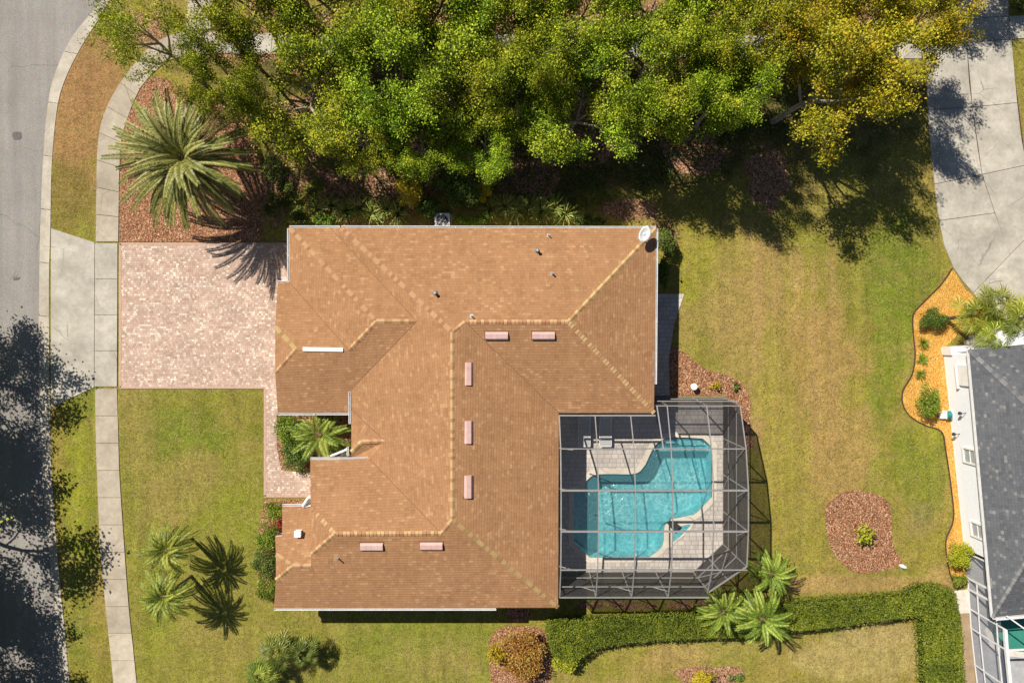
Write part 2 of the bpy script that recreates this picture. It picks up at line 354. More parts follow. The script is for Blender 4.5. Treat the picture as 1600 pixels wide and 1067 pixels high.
M['stem'] = m_noisy('stem_bark', (.1, .07, .04), (.18, .13, .08), 12, .95, .1)
M['leaf_green'] = m_leaf('oak_leaf_green', [(.05, .08, .006), (.15, .24, .01), (.3, .41, .016), (.52, .6, .04)], mixc=[(.11, .13, .012), (.26, .3, .016), (.4, .42, .02), (.55, .48, .05)])
M['leaf_olive'] = m_leaf('oak_leaf_olive', [(.07, .09, .008), (.22, .27, .014), (.38, .42, .018), (.55, .5, .04)], mixc=[(.07, .11, .008), (.19, .27, .012), (.33, .42, .018), (.52, .56, .05)])
M['leaf_gold'] = m_leaf('oak_leaf_gold', [(.11, .1, .008), (.31, .3, .014), (.49, .43, .02), (.56, .36, .03)], mixc=[(.1, .12, .008), (.28, .32, .014), (.45, .45, .02), (.6, .5, .04)])
M['leaf_dark'] = m_leaf('shrub_leaf_dark', [(.025, .045, .008), (.07, .11, .015), (.12, .18, .022), (.26, .32, .08)], .2)
M['leaf_shrub'] = m_leaf('shrub_leaf_green', [(.05, .09, .01), (.14, .22, .016), (.24, .33, .025), (.45, .5, .12)], .25)
M['leaf_lime'] = m_leaf('lime_leaf', [(.14, .17, .01), (.3, .36, .02), (.42, .45, .03), (.55, .5, .05)], .25)
M['leaf_yellow'] = m_leaf('yellow_leaf', [(.2, .2, .015), (.42, .36, .02), (.6, .48, .03), (.7, .55, .06)], .25)
M['leaf_croton'] = m_leaf('croton_leaf', [(.1, .035, .012), (.3, .1, .03), (.45, .2, .05), (.55, .36, .07), (.2, .2, .03)], .2)
M['leaf_hedge'] = m_leaf('hedge_leaf', [(.04, .065, .008), (.115, .165, .014), (.21, .265, .022), (.42, .44, .06)], .2)
M['leaf_strap'] = m_leaf('strap_leaf', [(.09, .12, .02), (.22, .26, .04), (.38, .4, .09), (.58, .55, .2)], .25)
M['leaf_red'] = m_leaf('red_flower', [(.35, .02, .05), (.5, .04, .1), (.6, .1, .15)], .2)
M['frond_grey'] = m_leaf('date_palm_frond', [(.045, .06, .014), (.13, .16, .035), (.24, .265, .06), (.42, .42, .13)], .15, .45, .1)
M['frond'] = m_leaf('palm_frond_green', [(.05, .085, .012), (.13, .19, .02), (.25, .33, .04), (.45, .5, .1)], .2, .45, .1)
M['frond_dull'] = m_leaf('palm_frond_dull', [(.04, .06, .01), (.12, .16, .02), (.24, .28, .035), (.42, .42, .08)], .15, .45, .1)
M['frond_blue'] = m_leaf('fan_palm_blue', [(.03, .045, .008), (.08, .11, .018), (.16, .2, .03), (.34, .37, .1)], .1, .4, .05)
M['frond_lime'] = m_leaf('fan_palm_lime', [(.04, .06, .008), (.15, .19, .018), (.3, .34, .03), (.55, .52, .09)], .25, .45, .1)
M['teal'] = m_noisy('teal_plastic', (.02, .2, .17), (.04, .3, .25), 8, .4)
M['fabric'] = m_noisy('sling_fabric', (.42, .42, .41), (.52, .52, .5), 20, .9)
M['cover_green'] = m_noisy('green_water', (.03, .17, .13), (.05, .24, .18), .6, .3, .4)
M['border'] = m_noisy('lawn_edging', (.05, .03, .02), (.1, .06, .04), 8, .9)
M['soil'] = m_concrete('bare_soil', (.28, .2, .12), (.36, .27, .17), (.3, .22, .14))
M['light_slab'] = m_concrete('new_concrete', (.55, .51, .45), (.62, .58, .52))

# ---------------------------------------------------------------- ground
def vnoise(X, Y, s, seed):
    r = np.random.default_rng(seed); L = r.random((256, 256)); x = X * s + 1000.3; y = Y * s + 1000.7
    xi = np.floor(x).astype(int); yi = np.floor(y).astype(int); fx = x - xi; fy = y - yi; fx = fx * fx * (3 - 2 * fx); fy = fy * fy * (3 - 2 * fy)
    g = lambda a, b: L[a % 256, b % 256]
    return (g(xi, yi) * (1 - fx) + g(xi + 1, yi) * fx) * (1 - fy) + (g(xi, yi + 1) * (1 - fx) + g(xi + 1, yi + 1) * fx) * fy
ROADE = [(190, -60), (156, 0), (109, 60), (81, 124), (71, 180), (66, 244), (62, 330), (60, 415), (59, 520), (60, 600), (62, 690), (67, 780), (77, 877), (84, 952), (92, 1067), (100, 1160)]
KERBB = [(203, -60), (168, 8), (124, 79), (98, 135), (88, 180), (81, 262), (79, 356), (77, 430), (77, 535), (78, 620), (80, 720), (87, 832), (94, 914), (101, 980), (109, 1067), (118, 1160)]
POOL = smoothpoly(zo(2.667, 800, 667, [(575, 112), (600, 72), (645, 46), (720, 43), (795, 48)]), 4, False) + zo(2.667, 800, 667, [(832, 82), (832, 292)]) + \
    smoothpoly(zo(2.667, 800, 667, [(800, 325), (758, 364), (700, 376), (655, 388), (634, 420), (632, 470), (618, 505), (572, 541)]), 4, False) + \
    zo(2.667, 800, 667, [(325, 543), (258, 480), (258, 268), (302, 262)]) + smoothpoly(zo(2.667, 800, 667, [(308, 225), (340, 200), (400, 195), (510, 194), (548, 166), (565, 135)]), 4, False)
CAGEB = [(1025, 626), (1129, 626), (1129.5, 849), (1083, 893), (860, 893)]
DECK = [(1000, 626), (1130, 626), (1131, 851), (1084, 895), (850, 895), (850, 600), (1000, 600)]
def ground():
    def axis(a, b, st):
        c = list(np.arange(a, b + st / 2, st)); lo = []; hi = []; d = st; x = a
        while x > -500: d *= 1.5; x -= d; lo.append(x)
        d = st; x = b
        while x < 500: d *= 1.5; x += d; hi.append(x)
        return np.array(lo[::-1] + c + hi)
    xs = axis(-34, 34, .2); ys = axis(-24, 24, .2); X, Y = np.meshgrid(xs, ys); PX = X * PPM + CX; PY = CY - Y * PPM
    Z = (vnoise(X, Y, .4, 1) - .5) * .02 - .01
    kb = np.array(KERBB); back = np.interp(PY, kb[:, 1], kb[:, 0]); Z = np.where(PX < back - 6, -.4, Z)
    Z = np.where(pip(offset(DECK, -9), PX, PY), -2.2, Z)
    nbp = [(1530, 950), (1900, 930), (1900, 1200), (1545, 1200)]; Z = np.where(pip(nbp, PX, PY), -.6, Z)
    olive = np.array((.33, .285, .05)); green = np.array((.2, .25, .028)); tan = np.array((.5, .325, .14)); brown = np.array((.4, .22, .1)); lime = np.array((.34, .36, .032))
    C = np.tile(olive, X.shape + (1,)).astype(float)
    def blob(px, py, rx, ry, col, k, seed=3, hard=1.0):
        nonlocal C
        q = ((PX - px) / rx) ** 2 + ((PY - py) / ry) ** 2 + (vnoise(X, Y, .5, seed) - .5) * 1.6 + (vnoise(X, Y, 1.6, seed + 9) - .5) * .8
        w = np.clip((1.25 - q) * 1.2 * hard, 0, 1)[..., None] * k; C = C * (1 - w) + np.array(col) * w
    n1 = vnoise(X, Y, .22, 21)[..., None]; C = C * (1 - .5 * n1) + green * .5 * n1
    n2 = (vnoise(X, Y, .9, 22)[..., None]) ** 2; C = C * (1 - .4 * n2) + tan * .4 * n2
    # west verge: brown and dry, greener towards the ends
    blob(130, 180, 75, 130, brown, .9, 5); blob(140, 110, 60, 70, brown * 1.05, .8, 6); blob(100, 320, 45, 60, (.2, .17, .035), .7, 7)
    blob(130, 700, 30, 330, green, .8, 8); blob(125, 780, 25, 120, lime, .6, 9); blob(120, 940, 25, 90, green, .5, 10)
    # front lawn
    blob(290, 670, 70, 45, green, .85, 11); blob(270, 760, 60, 80, tan, .6, 12); blob(350, 800, 60, 40, lime, .5, 13); blob(220, 700, 26, 120, tan, .4, 14)
    blob(370, 640, 45, 26, (.3, .2, .05), .5, 15); blob(250, 1000, 35, 30, lime, .6, 16); blob(330, 1000, 70, 40, tan, .35, 17)
    blob(200, 620, 20, 24, tan, .6, 18); blob(640, 1000, 110, 45, (.26, .29, .045), .5, 19); blob(680, 1040, 70, 30, tan, .45, 20); blob(610, 985, 60, 16, green, .35, 23)
    # back lawn with mower bands
    blob(1090, 420, 40, 60, lime, .4, 24); blob(1180, 620, 90, 260, tan, .45, 25)
    for k, x in enumerate((1185, 1215, 1245, 1272, 1300)): blob(x, 560, 9, 210, tan * 1.05, .5, 30 + k)
    blob(1300, 660, 60, 170, (.46, .3, .11), .7, 36); blob(1412, 430, 62, 90, green * .95, .9, 37, 1.3); blob(1390, 560, 36, 100, (.2, .26, .026), .85, 38, 1.3); blob(1395, 400, 45, 60, (.17, .23, .025), .7, 52)
    blob(1440, 740, 40, 80, green * 1.02, .8, 39); blob(1450, 680, 20, 25, lime, .6, 40); blob(1440, 820, 30, 35, (.28, .25, .1), .6, 41); blob(1340, 620, 26, 40, lime * .85, .5, 42)
    blob(1215, 700, 45, 170, (.34, .32, .045), .6, 43); blob(1230, 850, 50, 60, (.31, .31, .045), .6, 44); blob(1300, 912, 200, 14, tan, .7, 45); blob(1340, 1020, 90, 45, (.52, .42, .17), .7, 46)
    blob(1130, 1010, 150, 34, (.36, .34, .075), .6, 47); blob(1050, 1030, 60, 20, tan, .5, 48); blob(1380, 990, 50, 20, (.5, .38, .17), .6, 49); blob(1240, 560, 30, 120, (.36, .28, .06), .4, 50)
    blob(1480, 900, 30, 20, tan, .6, 51)
    C = C * np.array((.88, .84, .82)); wf = np.where((PX > 184) & (PX < 800) & (PY > 600), .45, .05)[..., None]; C = C * (1 - wf) + green * .85 * wf; C = np.where((PX < 155) & (PY < 300), 1.0, 1.0)[..., None] * C
    for (bx, by, ra, rb) in ((560, 120, 260, 120), (900, 120, 320, 130), (1150, 180, 260, 120), (760, 260, 320, 60)): blob(bx, by, ra, rb, (.06, .055, .018), .8, bx)  # ground under the trees coloured near-black to deepen their shade
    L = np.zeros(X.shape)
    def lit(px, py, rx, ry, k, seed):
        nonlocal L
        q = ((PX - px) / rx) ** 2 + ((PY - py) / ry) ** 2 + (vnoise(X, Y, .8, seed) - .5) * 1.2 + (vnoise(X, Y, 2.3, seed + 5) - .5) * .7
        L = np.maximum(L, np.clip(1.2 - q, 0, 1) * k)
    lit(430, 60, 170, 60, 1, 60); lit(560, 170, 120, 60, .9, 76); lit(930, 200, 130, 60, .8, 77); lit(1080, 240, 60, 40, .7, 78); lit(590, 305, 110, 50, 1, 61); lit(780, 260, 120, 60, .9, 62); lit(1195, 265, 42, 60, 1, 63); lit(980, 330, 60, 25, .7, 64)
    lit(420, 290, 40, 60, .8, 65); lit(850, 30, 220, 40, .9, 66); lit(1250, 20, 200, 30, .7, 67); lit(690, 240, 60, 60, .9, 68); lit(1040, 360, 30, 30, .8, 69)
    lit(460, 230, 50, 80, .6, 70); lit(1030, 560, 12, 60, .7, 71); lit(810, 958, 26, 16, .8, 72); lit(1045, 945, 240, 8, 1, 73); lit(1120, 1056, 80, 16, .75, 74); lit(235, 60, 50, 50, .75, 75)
    ny, nx = X.shape; idx = np.arange(nx * ny).reshape(ny, nx)
    F = np.stack([idx[:-1, :-1], idx[:-1, 1:], idx[1:, 1:], idx[1:, :-1]], -1).reshape(-1, 4)
    me = bpy.data.meshes.new('ground'); me.vertices.add(nx * ny); me.vertices.foreach_set('co', np.stack([X, Y, Z], -1).ravel())
    me.loops.add(F.size); me.loops.foreach_set('vertex_index', F.ravel()); me.polygons.add(len(F)); me.polygons.foreach_set('loop_start', np.arange(len(F)) * 4)
    me.update(calc_edges=True)
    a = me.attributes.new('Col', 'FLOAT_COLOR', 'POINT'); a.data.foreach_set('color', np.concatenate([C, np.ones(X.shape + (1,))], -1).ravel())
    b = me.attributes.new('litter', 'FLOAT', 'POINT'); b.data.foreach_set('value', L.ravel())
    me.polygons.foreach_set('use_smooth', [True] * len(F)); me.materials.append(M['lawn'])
    o = bpy.data.objects.new('ground', me); COL.objects.link(o); tag(o, kind='structure')
ground()

def sheet(name, pts, z, m, thick=.1, holes=(), kind='structure', tone=.5):
    return obj(name, MB().prism(xy(pts), z - thick, z, tone, [xy(h) for h in holes]), m, kind=kind)
def resample(pts, n):
    P = np.array(pts, float); d = np.r_[0, np.cumsum(np.hypot(*np.diff(P, axis=0).T))]; t = np.linspace(0, d[-1], n + 1)
    return np.stack([np.interp(t, d, P[:, 0]), np.interp(t, d, P[:, 1])], 1)
def slabs(name, L_, R_, n, z, m, gap=.03, thick=.12, sub=3, tones=None, k0=0.0, k1=1.0):
    mb = MB(); a = resample(L_, n * sub); b = resample(R_, n * sub)
    for i in range(n):
        l = [Vector(W(*a[i * sub + j])) for j in range(sub + 1)]; r = [Vector(W(*b[i * sub + j])) for j in range(sub + 1)]
        for q in (l, r):
            q[0] = q[0] + (q[1] - q[0]).normalized() * gap / 2; q[-1] = q[-1] + (q[-2] - q[-1]).normalized() * gap / 2
        poly = [(p.x, p.y) for p in l] + [(p.x, p.y) for p in r[::-1]]
        mb.prism(poly, z - thick, z, (tones or {}).get(i, .35 + .3 * random.random()))
    return obj(name, mb, m, kind='structure')
sp_ = lambda p, n=5: smoothpoly(p, n, False)
road = [(-700, -400), (260, -400)] + sp_(ROADE) + [(120, 1500), (-700, 1500)]
sheet('road', road, -.11, M['asphalt'], .2)
mid = [((a[0] * .45 + b[0] * .55), (a[1] * .45 + b[1] * .55)) for a, b in zip(ROADE, KERBB)]
slabs('kerb_gutter', sp_(ROADE), sp_(mid), 15, -.09, M['kerb'], .03, .2, 5)
slabs('kerb', sp_([(a[0] + .6, a[1]) for a in mid]), sp_(KERBB), 15, .02, M['kerb'], .03, .3, 5)
# manhole stains on the asphalt
def stain(pts, z=-.106):
    return obj('road_patch', MB().prism(xy(smoothpoly(pts, 4)), None, z), M['patch'], kind='structure')
M['patch'] = m_noisy('tar_patch', (.09, .083, .078), (.16, .15, .142), 9, .9)
stain([(18, 207), (30, 206), (32, 216), (20, 218)]); stain([(20, 434), (29, 433), (28, 437), (19, 438)])
SWL = [(214, 96), (195, 120), (172, 157), (157, 199), (152, 244), (151, 300), (150, 378)]
SWR = [(236, 118), (219, 139), (204, 172), (191, 214), (187, 262), (186, 310), (185, 378)]
slabs('sidewalk', sp_(SWL), sp_(SWR), 7, .03, M['walk'])
slabs('sidewalk', [(149, 380), (148, 604)], [(184, 380), (183, 604)], 4, .034, M['apron'], .025)
SL2 = [(149, 607), (150, 680), (152, 742), (157, 855), (165, 944), (172, 1010), (180, 1085), (196, 1200)]
SR2 = [(183, 607), (185, 677), (187, 742), (192, 820), (201, 944), (208, 1010), (216, 1085), (232, 1200)]
slabs('sidewalk', sp_(SL2), sp_(SR2), 14, .03, M['walk'], .03, .12, 3, {9: 1.0, 10: .95})
# pavement runs on behind the trees
slabs('sidewalk', sp_([(214, 96), (245, 66), (290, 50), (350, 50)]), sp_([(236, 118), (262, 96), (300, 86), (350, 84)]), 4, .031, M['walk'])
slabs('sidewalk', [(350, 52), (900, 55), (1490, 58)], [(350, 84), (900, 90), (1447, 92)], 30, .03, M['apron'])
slabs('sidewalk_ramp', [(290, 50), (300, -60)], [(330, 50), (336, -60)], 3, .028, M['walk'])
# apron and drive
sheet('driveway_apron', [(80, 357), (148, 379), (147, 605), (80, 636)], .026, M['apron'])
sheet('paver_driveway', [(187, 380), (480, 380), (480, 645), (433, 645), (433, 700), (440, 735), (500, 740), (500, 776), (413, 776), (413, 607), (186, 606)], .03, M['paver'])
mb = MB()
for a, b in (((187, 381), (470, 381)), ((187, 605.4), (413, 605.4)), ((414, 607), (414, 775)), ((413, 775), (490, 775)), ((187.6, 381), (187.6, 605))): mb.bar(W(*a, .034), W(*b, .034), .14, .01)
M['paver_edge'] = m_noisy('paver_border', (.38, .24, .18), (.52, .36, .28), 9, .9)
obj('paver_border', mb, M['paver_edge'], kind='structure')
# east neighbour's concrete drive, slabs with open joints
def slabset(name, polys, z, m):
    mb = MB()
    for k, p in enumerate(polys): mb.prism(offset(xy(p), -.016), z - .12, z, .35 + .3 * ((k * 37) % 10) / 10)
    return obj(name, mb, m, kind='structure')
sheet('driveway_base', [(1449, 94), (1512, 70), (1579, 65), (1603, 258), (1650, 325), (1760, 425), (1760, 555), (1600, 555), (1507, 441), (1492, 420), (1477, 385), (1465, 330)], .012, M['border'], .05)
slabset('concrete_driveway', [
    [(1447, 92), (1476, 70), (1510, 67), (1514, 130), (1519, 168), (1449, 172)],
    [(1449, 172), (1519, 168), (1527, 230), (1534, 273), (1460, 288), (1455, 250)],
    [(1460, 288), (1534, 273), (1554, 333), (1467, 345), (1463, 320)],
    [(1467, 345), (1554, 333), (1575, 387), (1578, 398), (1520, 458), (1505, 441), (1490, 420), (1475, 385)],
    [(1510, 67), (1580, 62), (1589, 161), (1519, 168)],
    [(1519, 168), (1589, 161), (1596, 220), (1604, 258), (1534, 273)],
    [(1534, 273), (1604, 258), (1650, 325), (1578, 398), (1554, 333)],
    [(1520, 458), (1578, 398), (1650, 325), (1760, 420), (1760, 560), (1600, 560)]], .035, M['apron'])
slabset('sidewalk', [[(1476, 70), (1490, 32), (1576, 26), (1577, 62), (1510, 67)], [(1577, 26), (1760, 14), (1760, 50), (1577, 62)]], .034, M['apron'])
slabset('driveway_apron', [[(1490, 32), (1500, -60), (1574, -60), (1576, 26)]], .033, M['apron'])
# walks beside the house
sheet('side_walkway', [(1004, 459), (1069, 459), (1053, 508), (1045, 560), (1046, 618), (1004, 618)], .03, M['deck'])
sheet('pool_deck', DECK, .03, M['deck'], .1, [POOL])
# planting beds
BED1 = [(190, 214), (205, 172), (240, 120), (310, 150), (385, 185), (402, 235), (398, 300), (412, 345), (405, 378), (300, 378), (187, 378), (187, 300)]
sheet('mulch_bed', smoothpoly(BED1[:9], 4, False) + BED1[9:], .015, M['mulch'], .05)
BED2 = smoothpoly([(1046, 540), (1068, 550), (1100, 575), (1140, 588), (1160, 600), (1172, 625), (1172, 660), (1178, 700)], 4, False) + [(1178, 700), (1135, 700), (1135, 618), (1046, 618)]
sheet('mulch_bed', BED2, .015, M['mulch'], .05)
BED3 = smoothpoly([(1289, 800), (1300, 780), (1322, 768), (1355, 768), (1384, 780), (1393, 805), (1395, 850), (1409, 876), (1404, 884), (1370, 893), (1340, 895), (1315, 880), (1296, 850)], 4)
sheet('mulch_bed', BED3, .015, M['mulch'], .05)
ORL = smoothpoly([(1488, 419), (1470, 445), (1440, 475), (1427, 492), (1427, 520), (1430, 555), (1425, 585), (1411, 610), (1411, 632), (1422, 650), (1445, 664), (1471, 674), (1478, 705), (1486, 760), (1490, 810), (1478, 845), (1482, 885), (1490, 913)], 4, False)
sheet('mulch_bed', ORL + [(1504, 913), (1512, 900), (1474, 545), (1540, 480), (1508, 452)], .018, M['mulch_orange'], .05)
mb = MB(); e = [W(x, y, .03) for x, y in ORL]
for a, b in zip(e, e[1:]): mb.bar(a, b, .05, .07)
obj('bed_edging', mb, M['border'], label='thin dark edging curving round the orange mulch bed', cat='edging')
sheet('mulch_bed', [(433, 645), (548, 645), (548, 735), (440, 735), (433, 700)], .012, M['mulch'], .05)
sheet('mulch_bed', [(413, 780), (490, 780), (490, 830), (450, 840), (450, 930), (432, 938), (412, 930), (402, 900), (404, 830)], .012, M['mulch'], .05)
sheet('soil_strip', [(1496, 957), (1514, 956), (1532, 1150), (1508, 1150)], .012, M['soil'], .05)
sheet('concrete_pad', [(1487, 923), (1513, 920), (1514, 957), (1495, 958)], .04, M['light_slab'], .1)
sheet('mulch_bed', smoothpoly([(770, 990), (800, 978), (850, 985), (862, 1030), (850, 1080), (780, 1090), (764, 1030)], 4), .013, M['mulch'], .05)

# ---------------------------------------------------------------- the house
EZ = 2.9; GZ = 2.6
V = {k: v for k, v in dict(
    N0=(452, 356, GZ), N1=(516, 356, GZ), N2=(533, 356, EZ), NE=(1025, 357, EZ), SE=(1022, 645, EZ), IC=(873, 645, EZ), SS=(872, 949, EZ),
    RE=(888, 503, 5.29), J1=(727, 503, 5.3), J0=(707, 519, 5.5), PS=(707, 812, 5.45), S1=(690, 833, 5.05), S2=(523, 834, 5.05),
    A=(577, 717, 3.32), A0=(485, 718, 3.32), B=(485, 793, 4.3), C=(486, 866, 4.45), D=(486, 884, 4.2), E=(457, 884, 4.2), F=(431, 906, 3.82), Gx=(428, 950, EZ),
    Hx=(431, 866, 3.85), I=(430, 838, 3.42), I2=(441, 837, 3.42), K=(441, 791, EZ), L=(487, 791, EZ),
    R1=(588, 502, 4.75), RV=(651, 502, 4.75), R2=(545, 547, 4.2), R3=(462, 546, 4.2), T1=(430, 511, 3.65), T2=(430, 583, 3.65),
    U1=(434, 442, GZ), U2=(452, 441, GZ), U3=(434, 645, GZ), U4=(548, 645, GZ), U5=(549, 608, 2.92),
    X1=(549, 640, 2.9), X2=(602, 689, 3.7), X3=(565, 690, 3.55), X4=(549, 706, 2.95), X5=(549, 716, 2.72), X6=(577, 717, 3.32)).items()}
FACES = [('N2', 'J0', 'J1', 'RE', 'NE'), ('NE', 'RE', 'SE'), ('SE', 'RE', 'J1', 'IC'), ('IC', 'J1', 'J0', 'PS', 'SS'),
         ('N1', 'RV', 'U5', 'X1', 'X2', 'A', 'S1', 'PS', 'J0', 'N2'), ('A0', 'B', 'S2', 'S1', 'A'), ('B', 'C', 'S2'),
         ('Gx', 'SS', 'PS', 'S1', 'S2', 'C', 'D', 'E', 'F'), ('K', 'I2', 'I', 'Hx', 'E', 'D', 'L'), ('Hx', 'F', 'E'),
         ('N0', 'R1', 'RV', 'N1'), ('N0', 'U2', 'R2', 'R1'), ('U1', 'T1', 'R3', 'R2', 'U2'), ('T1', 'T2', 'R3'), ('U3', 'U4', 'U5', 'RV', 'R1', 'R2', 'R3', 'T2'),
         ('X1', 'X4', 'X3', 'X2'), ('X4', 'X5', 'A', 'X2', 'X3')]
V = {k: (x, y, (b0_ := (GZ if k in ('R1','RV','R2','R3','T1','T2') else EZ)) + (z - b0_) * (.58 if z > b0_ else 1)) for k, (x, y, z) in V.items()}
house = thing('house', W(700, 640, 0), 'tan shingled house with hipped roof, white gutters and pink roof vents', 'house')
def roof_mesh(V, FACES, thick=.17):
    mb = MB(); P = {k: W(*v) for k, v in V.items()}; names = list(P); ix = {k: i for i, k in enumerate(names)}
    mb.v = [tuple(P[k]) for k in names]; edges = {}
    for f in FACES:
        pts = [P[k] for k in f]; n = Vector((0, 0, 0))
        for i in range(len(pts)): n += (pts[i] - pts[0]).cross(pts[(i + 1) % len(pts)] - pts[0])
        if n.z < 0: f = f[::-1]; pts = pts[::-1]; n = -n
        n.normalize(); u = Vector((0, 0, 1)).cross(n).normalized(); v = n.cross(u)
        mb.f.append(tuple(ix[k] for k in f)); mb.t.append(.5); mb.uv.append([(p.dot(u), p.dot(v)) for p in pts])
        for i in range(len(f)):
            e = (f[i], f[(i + 1) % len(f)]); edges[frozenset(e)] = edges.get(frozenset(e), []) + [e]
    fm = MB()
    for k, l in edges.items():
        if len(l) == 1:
            a, b = P[l[0][0]], P[l[0][1]]; dz = Vector((0, 0, thick)); e = Vector((0, 0, .003))
            fm.add([a - e, b - e, b - dz, a - dz], [(3, 2, 1, 0)])
    return mb, fm
rm, fm = roof_mesh(V, FACES)
roof = obj('roof', rm, M['shingle'], house); obj('fascia', fm, M['white'], house)
# ridge and hip caps: short overlapping shingles
def caps(pts, parent=None, m=None, w=.26, step=.2, name='ridge_cap'):
    mb = MB()
    for a, b in zip(pts, pts[1:]):
        a = W(*a) if len(a) == 3 else a; b = W(*b) if len(b) == 3 else b
        d = b - a; L_ = d.length; n = max(1, int(L_ / step)); d.normalize(); s = d.cross(Vector((0, 0, 1))).normalized(); t = 0.4; run = 0
        for i in range(n):
            if run <= 0: t = random.choice((.72, .82, .95)) if t < .6 else random.choice((.28, .38, .45)); run = random.choice((1, 2, 2)) if t > .6 else random.choice((1, 1, 2))
            run -= 1
            p = a + d * (L_ * i / n); q = a + d * (L_ * (i + 1.25) / n) if i < n - 1 else b; up = Vector((0, 0, .035)); u0 = Vector((0, 0, .012)); dn = Vector((0, 0, -w * .26))
            vs = [p + up * 1.5, q + u0 * 1.5, q + s * w / 2 + dn + u0 * 2.2, p + s * w / 2 + dn + up * 1.6, p - s * w / 2 + dn + up * 1.6, q - s * w / 2 + dn + u0 * 2.2]
            mb.add(vs, [(0, 3, 2, 1), (0, 1, 5, 4), (0, 4, 3)], min(1, max(0, t + random.uniform(-.08, .08))))
    return obj(name, mb, m or M['cap'], parent)
for path in (['NE', 'RE'], ['SE', 'RE'], ['RE', 'J1', 'J0'], ['N2', 'J0'], ['J0', 'PS'], ['PS', 'SS'], ['PS', 'S1', 'S2'], ['S2', 'B'], ['S2', 'C'], ['N0', 'R1'], ['R1', 'RV'], ['R1', 'R2'], ['T1', 'R3'], ['R3', 'T2'], ['E', 'D'], ['Hx', 'E'], ['E', 'F'], ['X3', 'X2'], ['X4', 'X3']):
    caps([V[k] for k in path], roof)
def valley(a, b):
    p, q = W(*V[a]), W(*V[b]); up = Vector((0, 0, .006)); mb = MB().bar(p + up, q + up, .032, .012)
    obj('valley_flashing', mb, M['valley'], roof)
M['valley'] = m_noisy('valley_brown', (.16, .085, .045), (.24, .13, .07), 9, .9)  # dark brown of the valley strips and vent flashing
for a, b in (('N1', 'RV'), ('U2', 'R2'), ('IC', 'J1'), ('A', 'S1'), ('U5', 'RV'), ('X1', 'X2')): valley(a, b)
# gutters: open channels with lip and back
def gutter(a, b, parent, m=None, w=.085, side=1, straps=True):
    a = W(*a); b = W(*b); d = (b - a).normalized(); s = d.cross(Vector((0, 0, 1))).normalized() * side; mb = MB(); z = Vector((0, 0, 1))
    o = s * .02 - z * .02
    mb.bar(a + o + s * w - z * .03, b + o + s * w - z * .03, .03, .1); mb.bar(a + o - z * .09 + s * w * .5, b + o - z * .09 + s * w * .5, w + .02, .012); mb.bar(a + o - z * .04, b + o - z * .04, .018, .1)
    for e in (a, b): mb.bar(e + o - z * .03, e + o + s * w - z * .03, .012, .1)
    if straps:
        n = max(1, int((b - a).length / 1.5))
        for i in range(1, n): p = a + (b - a) * (i / n) + o; mb.bar(p, p + s * w, .03, .01)
    return obj('gutter', mb, m or M['white'], parent)
gutter((452, 356, GZ), (531, 356, GZ), house, side=-1); gutter((533, 356, EZ), (1025, 357, EZ), house, side=-1)
gutter((452, 357, GZ), (452, 441, GZ), house, side=1); gutter((434, 442, GZ), (451, 442, GZ), house, side=-1)
gutter((1025, 358, EZ), (1023, 600, EZ), house, side=-1); gutter((434, 645, GZ), (547, 645, GZ), house, side=1)
gutter((548, 612, 2.92), (548, 662, 2.92), house, side=1); gutter((485, 718, 3.14), (575, 718, 3.14), house, side=-1); gutter((441, 791, EZ), (484, 791, EZ), house, side=-1)
gutter((428, 950, EZ), (775, 950, EZ), house, side=1); gutter((545, 712, 2.75), (545, 698, 2.75), house, side=-1, straps=False)
# walls under the eaves, with openings
EAVE = [('N0', GZ), ('N1', GZ), ('NE', EZ), ('SE', EZ), ('IC', EZ), ('SS', EZ), ('Gx', EZ), ('I', 3.42), ('I2', 3.42), ('K', EZ), ('L', EZ), ('A0', 3.32), ('X5', 2.72), ('X1', 2.9), ('U4', GZ), ('U3', GZ), ('U1', GZ), ('U2', GZ)]
ev = [tuple(W(*V[k]))[:2] for k, z in EAVE]
wl = offset(ev, -.5)
mb = MB()
mb.prism(wl, 0, GZ - .16)
obj('wall', mb, M['stucco'], house)
mb = MB(); mb.prism(offset(ev, -.03), GZ - .155, GZ - .14); obj('soffit', mb, M['white'], house)
def on_wall(name, i, t, w, z0, z1, m, frame=True, d=.04):
    """opening on wall edge i of the footprint, at fraction t"""
    a = Vector(wl[i]); b = Vector(wl[(i + 1) % len(wl)]); dr = (b - a).normalized(); c = a + (b - a) * t
    A = sum(wl[j][0] * wl[(j + 1) % len(wl)][1] - wl[(j + 1) % len(wl)][0] * wl[j][1] for j in range(len(wl))); sg = 1 if A > 0 else -1
    n = Vector((dr.y, -dr.x)) * sg; an = math.atan2(dr.y, dr.x); c3 = Vector((c.x + n.x * d / 2, c.y + n.y * d / 2, (z0 + z1) / 2))
    fr = MB()
    for sx in (-1, 1): fr.box(c3 + Vector((dr.x, dr.y, 0)) * sx * w / 2, (.08, d * 2, z1 - z0 + .08), an)
    for sz in (-1, 1): fr.box(c3 + Vector((0, 0, sz * (z1 - z0) / 2)), (w, d * 1.9, .08), an)
    fo = obj(name, fr, M['white'], house)
    pn = MB().box(c3, (w, d, z1 - z0), an)
    if name == 'garage_door':
        for k in range(1, 4): pn.box(c3 + Vector((0, 0, -(z1 - z0) / 2 + k * (z1 - z0) / 4)), (w, d * 1.4, .03), an)
    o = obj('pane' if name != 'garage_door' and name != 'front_door' else 'door_leaf', pn, m, fo)
    return fo
on_wall('garage_door', 15, .5, 4.9, .02, 2.2, M['whitep']); on_wall('window', 6, .5, 1.6, .8, 2.0, M['glass']); on_wall('window', 0, .5, .8, 1.0, 2.0, M['glass'])
